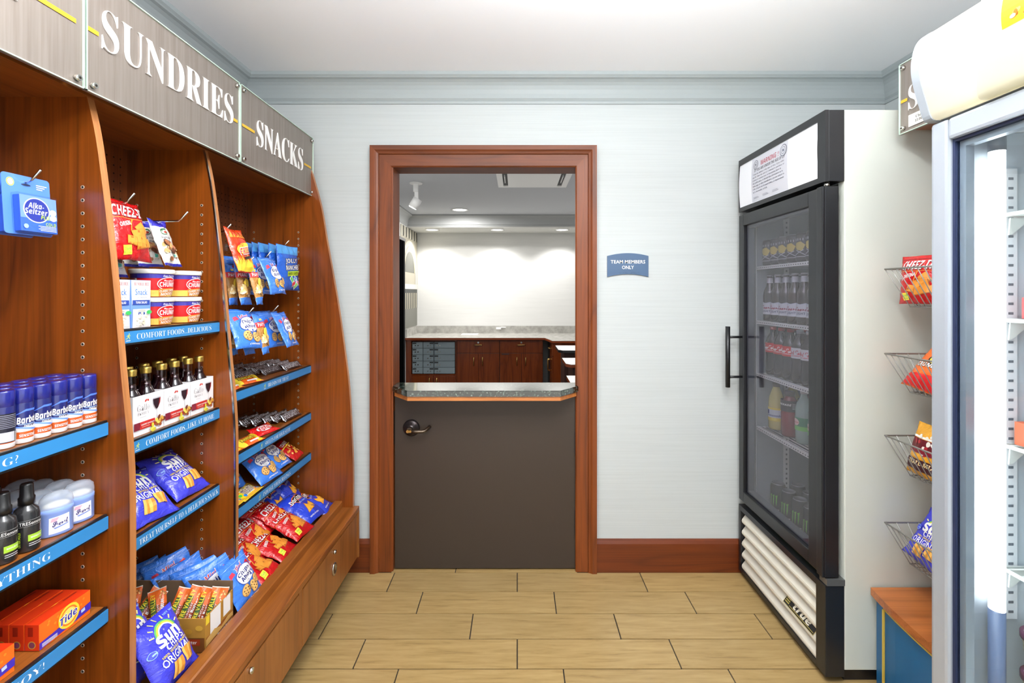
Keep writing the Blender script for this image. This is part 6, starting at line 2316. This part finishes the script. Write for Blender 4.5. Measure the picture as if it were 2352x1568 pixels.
TALL = drink('dark_beer_can', [(r_, z_ * 0.80, *rest) for (r_, z_, *rest) in CANP], [plain('can_dark_brown', 44, 36, 34, 0.3), plain('can_aluminium', 176, 178, 180, 0.3, 0.9)], None, None, lab, 0.033, 0.062)

YS = [2.288, 2.219, 2.150, 2.081, 2.012, 1.943, 1.874]
pos = ['farthest', 'second', 'third', 'fourth', 'fifth', 'sixth', 'seventh']
for r in range(2):
    rowname = ['front row', 'row behind'][r]
    for i, y in enumerate(YS):
        x = 1.214 + 0.070 * r
        TALL.put(Matrix.Translation((x, y, SZ[0] + 0.001)), '%s yellow-emblem dark can from the back wall, %s, top cooler shelf' % (pos[i], rowname), 'can', 'dark cans in the cooler')
        BEER.put(Matrix.Translation((x, y, SZ[1] + 0.001)), '%s silver-labelled beer bottle from the back wall, %s in the cooler' % (pos[i], rowname), 'beer bottle', 'beer bottles in the cooler')
        if i < 3:
            COKE.put(Matrix.Translation((x + 0.01, y - 0.01 - 0.004 * i, SZ[2] + 0.001)), '%s red-labelled cola bottle from the back wall, %s in the cooler' % (pos[i], rowname), 'cola bottle', 'cola bottles in the cooler')
        elif i < 6:
            DIET.put(Matrix.Translation((x + 0.01, y - 0.02, SZ[2] + 0.001)), '%s silver-labelled diet cola bottle from the red colas, %s in the cooler' % (['nearest', 'second', 'third'][i - 3], rowname), 'cola bottle', 'diet cola bottles in the cooler')
for r in range(2):
    x = 1.236 + 0.078 * r
    rn = 'front' if r == 0 else 'rear'
    LEMON.put(Matrix.Translation((x, 2.272, SZ[3] + 0.001)), rn + ' yellow lemonade bottle in the cooler', 'drink bottle', 'lemonade bottles')
    SPORT.put(Matrix.Translation((x, 2.160, SZ[3] + 0.001)), rn + ' red sports drink bottle in the cooler', 'drink bottle', 'sports drinks')
    SODA.put(Matrix.Translation((x, 2.052, SZ[3] + 0.001)), rn + ' green-labelled soda bottle beside the sports drink', 'drink bottle', 'green soda bottles')
    SODA.put(Matrix.Translation((x, 1.960, SZ[3] + 0.001)), rn + ' green-labelled soda bottle nearest the door hinge', 'drink bottle', 'green soda bottles')
for r in range(2):
    for i, y in enumerate((2.255, 2.165, 2.080, 2.000, 1.920)):
        ENERGY.put(Matrix.Translation((1.235 + 0.082 * r, y - 0.02 * r, 0.342)), '%s green-marked black energy can from the back wall, %s row' % (pos[i], 'front' if r == 0 else 'rear'), 'can', 'energy drink cans')

# ================================================================== RIGHT-HAND SNACK STAND
st = thing('basket_stand', (1.45, 1.45, 0), 'blue low cupboard with a curved wood top and tall wood back, partly behind the freezer', 'display shelf')
YB0, YB1 = 1.225, 1.690
top_poly = [(1.60, YB1), (1.254, YB1), (1.246, 1.64), (1.238, 1.58), (1.232, 1.50), (1.228, 1.40), (1.226, 1.30), (1.226, YB0), (1.60, YB0)]
MB().prism(top_poly, 'z', 0.326, 0.352).build('stand_top', M_WOOD_X, st)
body_poly = [(1.60, YB1 - 0.004), (1.272, YB1 - 0.004), (1.262, 1.64), (1.254, 1.58), (1.248, 1.50), (1.244, 1.40), (1.242, 1.30), (1.242, YB0), (1.60, YB0)]
MB().prism(body_poly, 'z', 0.0, 0.3255).build('stand_body', plain('stand_blue', 18, 92, 140, 0.4), st)
tr = MB()
tr.box(1.2515, 1.2565, 1.628, 1.634, 0.0, 0.312)
for a, b in zip([(1.262, 1.64), (1.254, 1.58), (1.248, 1.50), (1.244, 1.40), (1.242, 1.30)][:-1], [(1.254, 1.58), (1.248, 1.50), (1.244, 1.40), (1.242, 1.30)]):
    tr.add([(a[0] - 0.002, a[1], 0.306), (b[0] - 0.002, b[1], 0.306), (b[0] - 0.002, b[1], 0.312), (a[0] - 0.002, a[1], 0.312)], [(0, 1, 2, 3)])
tr.build('gold_inlay', plain('inlay_gold', 206, 176, 70, 0.4), st)
MB().box(1.58, 1.60, YB0, YB1, 0.352, 2.18).build('stand_back', M_WOOD_Z, st)
MB().box(1.350, 1.58, YB0, 1.655, 1.962, 2.18).build('stand_canopy', M_WOOD_Y, st)
rp = sign_panel(1.335, 1.230, 1.662, 1.946, 2.190, 'SNACKS', (1.300, 1.622), 2.058, 0.082, [(1.628, 1.655, 2.058)], 'brushed sign panel with white S high behind the freezer', -1)
pr = Print(0.10, 0.040)
pr.rect(-1, -1, 1, 1, ink(236, 236, 230))
pr.text('Cheez-Its', 0.1, 0.35, w=1.0, h=0.5, c=BLK, style='serif')
pr.text('$1.00/each', 0.1, -0.35, w=1.1, h=0.5, c=BLK, style='serif')
print_obj(pr, 'price_card', frame((1.335, 1.572, 1.980), (-1, 0, 0), (0, 0, 1)), rp, 0.003, 0.0002)


def basket(z, label):
    t = thing('wire_basket', (1.42, 1.49, z - 0.13), label, 'basket', 'wire baskets')
    xa, xb, ya, yb = 1.268, 1.50, 1.30, 1.642
    xa2, xb2, ya2, yb2 = 1.335, 1.49, 1.335, 1.618
    zb = z - 0.128
    m = MB()
    m.tube([(xa, ya, z), (xa, yb, z), (xb, yb, z), (xb, ya, z), (xa, ya, z)], 0.0028, 8)
    m.build('basket_rim', M_WIRE, t)
    m = MB()
    m.tube([(xa2, ya2, zb), (xa2, yb2, zb), (xb2, yb2, zb), (xb2, ya2, zb), (xa2, ya2, zb)], 0.0024, 8)
    m.build('basket_foot', M_WIRE, t)
    n = 13
    for k in range(n + 1):
        f = k / n
        y, y2 = ya + (yb - ya) * f, ya2 + (yb2 - ya2) * f
        MB().tube([(xa, y, z), (xa2, y2, zb), (xb2, y2, zb), (xb, y, z)], 0.0017, 6).build('basket_wire', M_WIRE, t)
    for k in range(1, 6):
        f = k / 6
        x, x2 = xa + (xb - xa) * f, xa2 + (xb2 - xa2) * f
        MB().tube([(x, yb, z), (x2, yb2, zb), (x2, ya2, zb), (x, ya, z)], 0.0017, 6).build('basket_wire', M_WIRE, t)
    h = MB()
    for y in (1.38, 1.56):
        h.tube([(xb, y, z), (1.5795, y, z), (1.5795, y, z - 0.03)], 0.0024, 6)
    h.build('basket_bracket', M_WIRE, t)
    return t


BZ = [1.478, 1.187, 0.905, 0.605]
for zz, l_ in zip(BZ, ('top wire basket holding a red cracker bag', 'second wire basket from the top with an orange bag', 'third wire basket from the top with a brown and gold bag', 'lowest wire basket with a violet chip bag')):
    basket(zz, l_)


def face_left(x, y, z, lean, yaw=0.0, roll=0.0):
    R = Matrix.Rotation(math.radians(yaw), 3, 'Z')
    a = math.radians(lean)
    return frame((x, y, z), R @ Vector((-math.sin(a), 0, math.cos(a))), R @ Vector((math.cos(a), 0, math.sin(a)))) @ Matrix.Rotation(math.radians(roll), 4, 'Z')


G = 'bags in the wire baskets'
K['cheez1'].put(face_left(1.345, 1.590, 1.440, 84, 12), 'red cracker bag standing in the top wire basket', 'snack bag', G)
K['crunch'].put(face_left(1.380, 1.572, 1.142, 54, 4, -8), 'orange cheese-puff bag slumped in the second wire basket', 'snack bag', G)
K['trail'].put(face_left(1.364, 1.574, 0.870, 76, 6, -3), 'brown and gold bag in the third wire basket', 'snack bag', G)
K['sun1'].put(face_left(1.384, 1.578, 0.572, 62, 4, -8), 'violet chip bag in the lowest wire basket', 'chip bag', G)

# ================================================================== ICE-CREAM FREEZER AT THE RIGHT EDGE
FX, FY0, FY1 = 1.050, 0.42, 1.210
fz = thing('ice_cream_freezer', (1.4, 0.8, 0), 'silver-framed upright freezer with glass door and lit header at the right edge', 'freezer')
M_FBODY = plain('freezer_white', 226, 230, 232, 0.35)
M_ALU = plain('freezer_aluminium', 176, 184, 194, 0.32, 0.35)
m = MB()
m.box(FX + 0.055, 1.78, FY1 - 0.035, FY1, 0.02, 1.83)
m.box(FX + 0.055, 1.78, FY0, FY0 + 0.035, 0.02, 1.83)
m.box(1.745, 1.78, FY0 + 0.035, FY1 - 0.035, 0.02, 1.83)
m.box(FX + 0.055, 1.745, FY0 + 0.035, FY1 - 0.035, 1.79, 1.83)
m.box(FX + 0.055, 1.745, FY0 + 0.035, FY1 - 0.035, 0.02, 0.25)
m.build('freezer_cabinet', M_FBODY, fz)
dm = MB()
dm.box(FX, FX + 0.05, FY1 - 0.048, FY1, 0.06, 1.822, 0, 0.008)
dm.box(FX, FX + 0.05, FY0, FY0 + 0.048, 0.06, 1.822, 0, 0.008)
dm.box(FX, FX + 0.05, FY0 + 0.048, FY1 - 0.048, 1.770, 1.822, 0, 0.008)
dm.box(FX, FX + 0.05, FY0 + 0.048, FY1 - 0.048, 0.06, 0.12, 0, 0.008)
dm.build('freezer_door_frame', M_ALU, fz)
gk = MB()
gk.box(FX + 0.012, FX + 0.04, FY1 - 0.055, FY1 - 0.048, 0.12, 1.770)
gk.box(FX + 0.012, FX + 0.04, FY0 + 0.048, FY0 + 0.055, 0.12, 1.770)
gk.box(FX + 0.012, FX + 0.04, FY0 + 0.055, FY1 - 0.055, 1.763, 1.770)
gk.box(FX + 0.012, FX + 0.04, FY0 + 0.055, FY1 - 0.055, 0.12, 0.127)
gk.build('door_gasket', plain('gasket_navy', 24, 34, 66, 0.5), fz)
sp_ = MB()
sp_.box(FX + 0.024, FX + 0.044, FY1 - 0.070, FY1 - 0.055, 0.127, 1.763)
sp_.box(FX + 0.024, FX + 0.044, FY0 + 0.055, FY1 - 0.070, 1.749, 1.763)
sp_.build('glass_spacer', plain('spacer_silver', 188, 196, 206, 0.3, 0.5), fz)
MB().box(FX + 0.018, FX + 0.022, FY0 + 0.055, FY1 - 0.055, 0.127, 1.763).build('freezer_glass', M_FGLASS, fz)
ln = MB()
ln.box(FX + 0.058, 1.744, FY1 - 0.040, FY1 - 0.0355, 0.251, 1.789)
ln.box(1.740, 1.7445, FY0 + 0.036, FY1 - 0.040, 0.251, 1.789)
ln.box(FX + 0.058, 1.740, FY0 + 0.036, FY1 - 0.040, 0.2505, 0.256)
ln.build('freezer_liner', plain('freezer_liner_grey', 200, 208, 214, 0.4), fz)
MB().cyl((FX + 0.098, FY1 - 0.070, 0.640), (FX + 0.098, FY1 - 0.070, 1.735), 0.0155, n=20).build('light_tube', plain('freezer_tube', 255, 255, 255, 0.4, emit=3.5), fz)
MB().cyl((FX + 0.098, FY1 - 0.070, 1.735), (FX + 0.098, FY1 - 0.070, 1.775), 0.0165, n=20).build('tube_socket', plain('socket_grey', 150, 156, 164, 0.4), fz)
MB().cyl((FX + 0.098, FY1 - 0.070, 0.27), (FX + 0.098, FY1 - 0.070, 0.640), 0.016, n=20).build('tube_sleeve', plain('sleeve_blue', 120, 136, 170, 0.3), fz)
pl = MB().box(1.190, 1.222, FY1 - 0.046, FY1 - 0.0402, 0.60, 1.70).build('pilaster', plain('pilaster_white', 226, 228, 230, 0.4), fz)
for k in range(46):
    pass
w = MB()
for k in range(46):
    w.box(1.200, 1.212, FY1 - 0.0468, FY1 - 0.0461, 0.615 + k * 0.0235, 0.621 + k * 0.0235)
wo = w.build('pilaster_slots', plain('slot_grey', 110, 116, 124, 0.6), pl)
wo['kind'] = 'stuff'
FZ = [1.585, 1.330, 1.027, 0.728]
for zs in FZ:
    s = MB()
    s.tube([(1.180, FY0 + 0.06, zs), (1.180, FY1 - 0.052, zs), (1.70, FY1 - 0.052, zs)], 0.005, 8)
    so = s.build('freezer_shelf', M_WSHELF, fz)
    w = MB()
    for k in range(22):
        y = FY0 + 0.07 + k * 0.0315
        w.cyl((1.180, y, zs), (1.70, y, zs), 0.0022, n=5)
    wo = w.build('shelf_wires', M_WSHELF, so)
    wo['kind'] = 'stuff'
    MB().prism([(1.200, zs - 0.006), (1.236, zs - 0.006), (1.236, zs - 0.02), (1.205, zs - 0.045), (1.196, zs - 0.048)], 'y', FY1 - 0.052, FY1 - 0.048).build('shelf_bracket', M_WSHELF, so)
# curved header
CP = catmull([(1.055, 1.828), (1.036, 1.834), (1.022, 1.875), (1.007, 1.930), (1.003, 1.974), (1.012, 2.020), (1.031, 2.046), (1.060, 2.056)], 4)
cap_poly = list(CP) + [(1.16, 2.056), (1.16, 1.828)]
MB().prism(cap_poly, 'y', FY1 - 0.018, FY1 + 0.004).build('header_end_cap', plain('cap_grey', 150, 158, 166, 0.4), fz)
vs, fs = [], []
for x, z_ in CP:
    vs += [(x + 0.003, FY0, z_), (x + 0.003, FY1 - 0.018, z_)]
for i in range(len(CP) - 1):
    fs.append((2 * i, 2 * i + 1, 2 * i + 3, 2 * i + 2))
hd = MB().add(vs, fs, 0, True).build('header_diffuser', translucent('header_opal', 240, 238, 228, 0.6), fz)
MB().box(1.150, 1.160, FY0, FY1 - 0.018, 1.834, 2.056).box(1.06, 1.150, FY0, FY1 - 0.018, 2.052, 2.056).box(1.058, 1.150, FY0, FY1 - 0.018, 1.830, 1.834).build('header_housing', M_FBODY, fz)
# printed sheet with a wavy edge over the diffuser
vs, fs = [], []
nz = len(CP)
for i, (x, z_) in enumerate(CP):
    t = i / (nz - 1)
    ye = 1.052 + 0.018 * math.sin(t * 7.5 + 0.6) - 0.012 * t
    vs += [(x - 0.002, FY0, z_), (x - 0.002, ye, z_)]
for i in range(nz - 1):
    fs.append((2 * i, 2 * i + 1, 2 * i + 3, 2 * i + 2))
MB().add(vs, fs, 0, True).build('header_poster', translucent('poster_film', 226, 226, 214, 0.5), fz)
pr = Print(0.08, 0.07)
pr.rect(-1, -1, 1, 1, ink(214, 150, 30))
nuts(pr, 0, 0, 0.8, 12, 6, [ink(236, 190, 90), ink(170, 96, 20), ink(250, 220, 150)])


def poster_fn(x, y, o):
    zz = 1.975 + y
    for (xa, za), (xb, zb) in zip(CP[:-1], CP[1:]):
        if za <= zz <= zb:
            xx = xa + (xb - xa) * (zz - za) / max(zb - za, 1e-6)
            return Vector((xx - 0.002 - o, 0.945 - x, zz))
    return Vector((1.0, 0.945 - x, zz))


o = bpy.data.objects.new('poster_picture', pr.bake('poster_picture', poster_fn, (), [i * 0.012 for i in range(-2, 3)], 0.0005, 0.0001))
COL.objects.link(o)
hang(o, hd)
MB().cyl((1.085, FY0 + 0.05, 1.93), (1.085, FY1 - 0.06, 1.93), 0.013, n=14).build('header_tube', plain('header_lamp', 255, 236, 180, 0.4, emit=3.0), fz)

# ice creams seen through the freezer glass
G = 'frozen treats in the freezer'


def frozen_box(w, d, h, c, txt, tc, name='ice_cream_box'):
    body = MB().box(-d / 2, d / 2, -w / 2, w / 2, 0, h, 0, 0.001).mesh(name, plain('box_card', *c, 0.45))
    pr = Print(w, h)
    pr.ell(0, 0, 0.62, 0.30, WHT, 18)
    pr.ell(0, 0, 0.58, 0.27, NAVY, 18)
    pr.text(txt, 0, 0, w=0.95, h=0.5, c=tc, style='boldi')
    return Kind(name, body, [('printed_front', pr.bake('printed_front', flat_fn(frame((-d / 2, 0, h / 2), (-1, 0, 0), (0, 0, 1))), base=0.0003, step=0.0001))])


FB = frozen_box(0.12, 0.10, 0.055, (206, 96, 60), 'Snickers', WHT)
FB2 = frozen_box(0.11, 0.10, 0.050, (196, 70, 70), 'Ice Bar', WHT)
FB.put(Matrix.Translation((1.245, 1.085, FZ[2] + 0.006)), 'orange ice-cream box nearest the freezer light', 'ice cream', G)
FB.put(Matrix.Translation((1.245, 0.955, FZ[2] + 0.006)), 'orange ice-cream box second from the freezer light', 'ice cream', G)
FB2.put(Matrix.Translation((1.250, 1.080, FZ[1] + 0.006)) @ Matrix.Rotation(math.radians(12), 4, 'Z'), 'red ice-cream box on the second freezer shelf', 'ice cream', G)


def cup_kind():
    m = MB().lathe([(0.0, 0.0), (0.036, 0.0), (0.045, 0.082), (0.046, 0.083)], n=28).mesh('ice_cream_cup', plain('cup_cream', 224, 214, 190, 0.5))
    lid = MB().lathe([(0.046, 0.080), (0.0485, 0.081), (0.0485, 0.093), (0.046, 0.0955), (0.043, 0.0935), (0.0, 0.093)], n=28).mesh('cup_lid', plain('lid_plum', 110, 60, 90, 0.4))
    top = MB().cyl((0, 0, 0.0932), (0, 0, 0.0938), 0.041, n=28).mesh('lid_disc', plain('lid_disc_white', 230, 226, 222, 0.5))
    return Kind('ice_cream_cup', m, [('cup_lid', lid, [('lid_disc', top)])])


CUP = cup_kind()
CUP.put(Matrix.Translation((1.235, 1.105, 0.500)), 'upper ice-cream cup with plum lid at the picture edge', 'ice cream', G)
CUP.put(Matrix.Translation((1.235, 1.105, 0.404)), 'lower ice-cream cup with plum lid at the picture edge', 'ice cream', G)
CUP.put(Matrix.Translation((1.235, 1.105, 0.308)), 'ice-cream cup at the bottom of the freezer stack', 'ice cream', G)
MB().box(1.19, 1.74, FY0 + 0.06, FY1 - 0.052, 0.298, 0.304).build('freezer_shelf', M_WSHELF, fz)
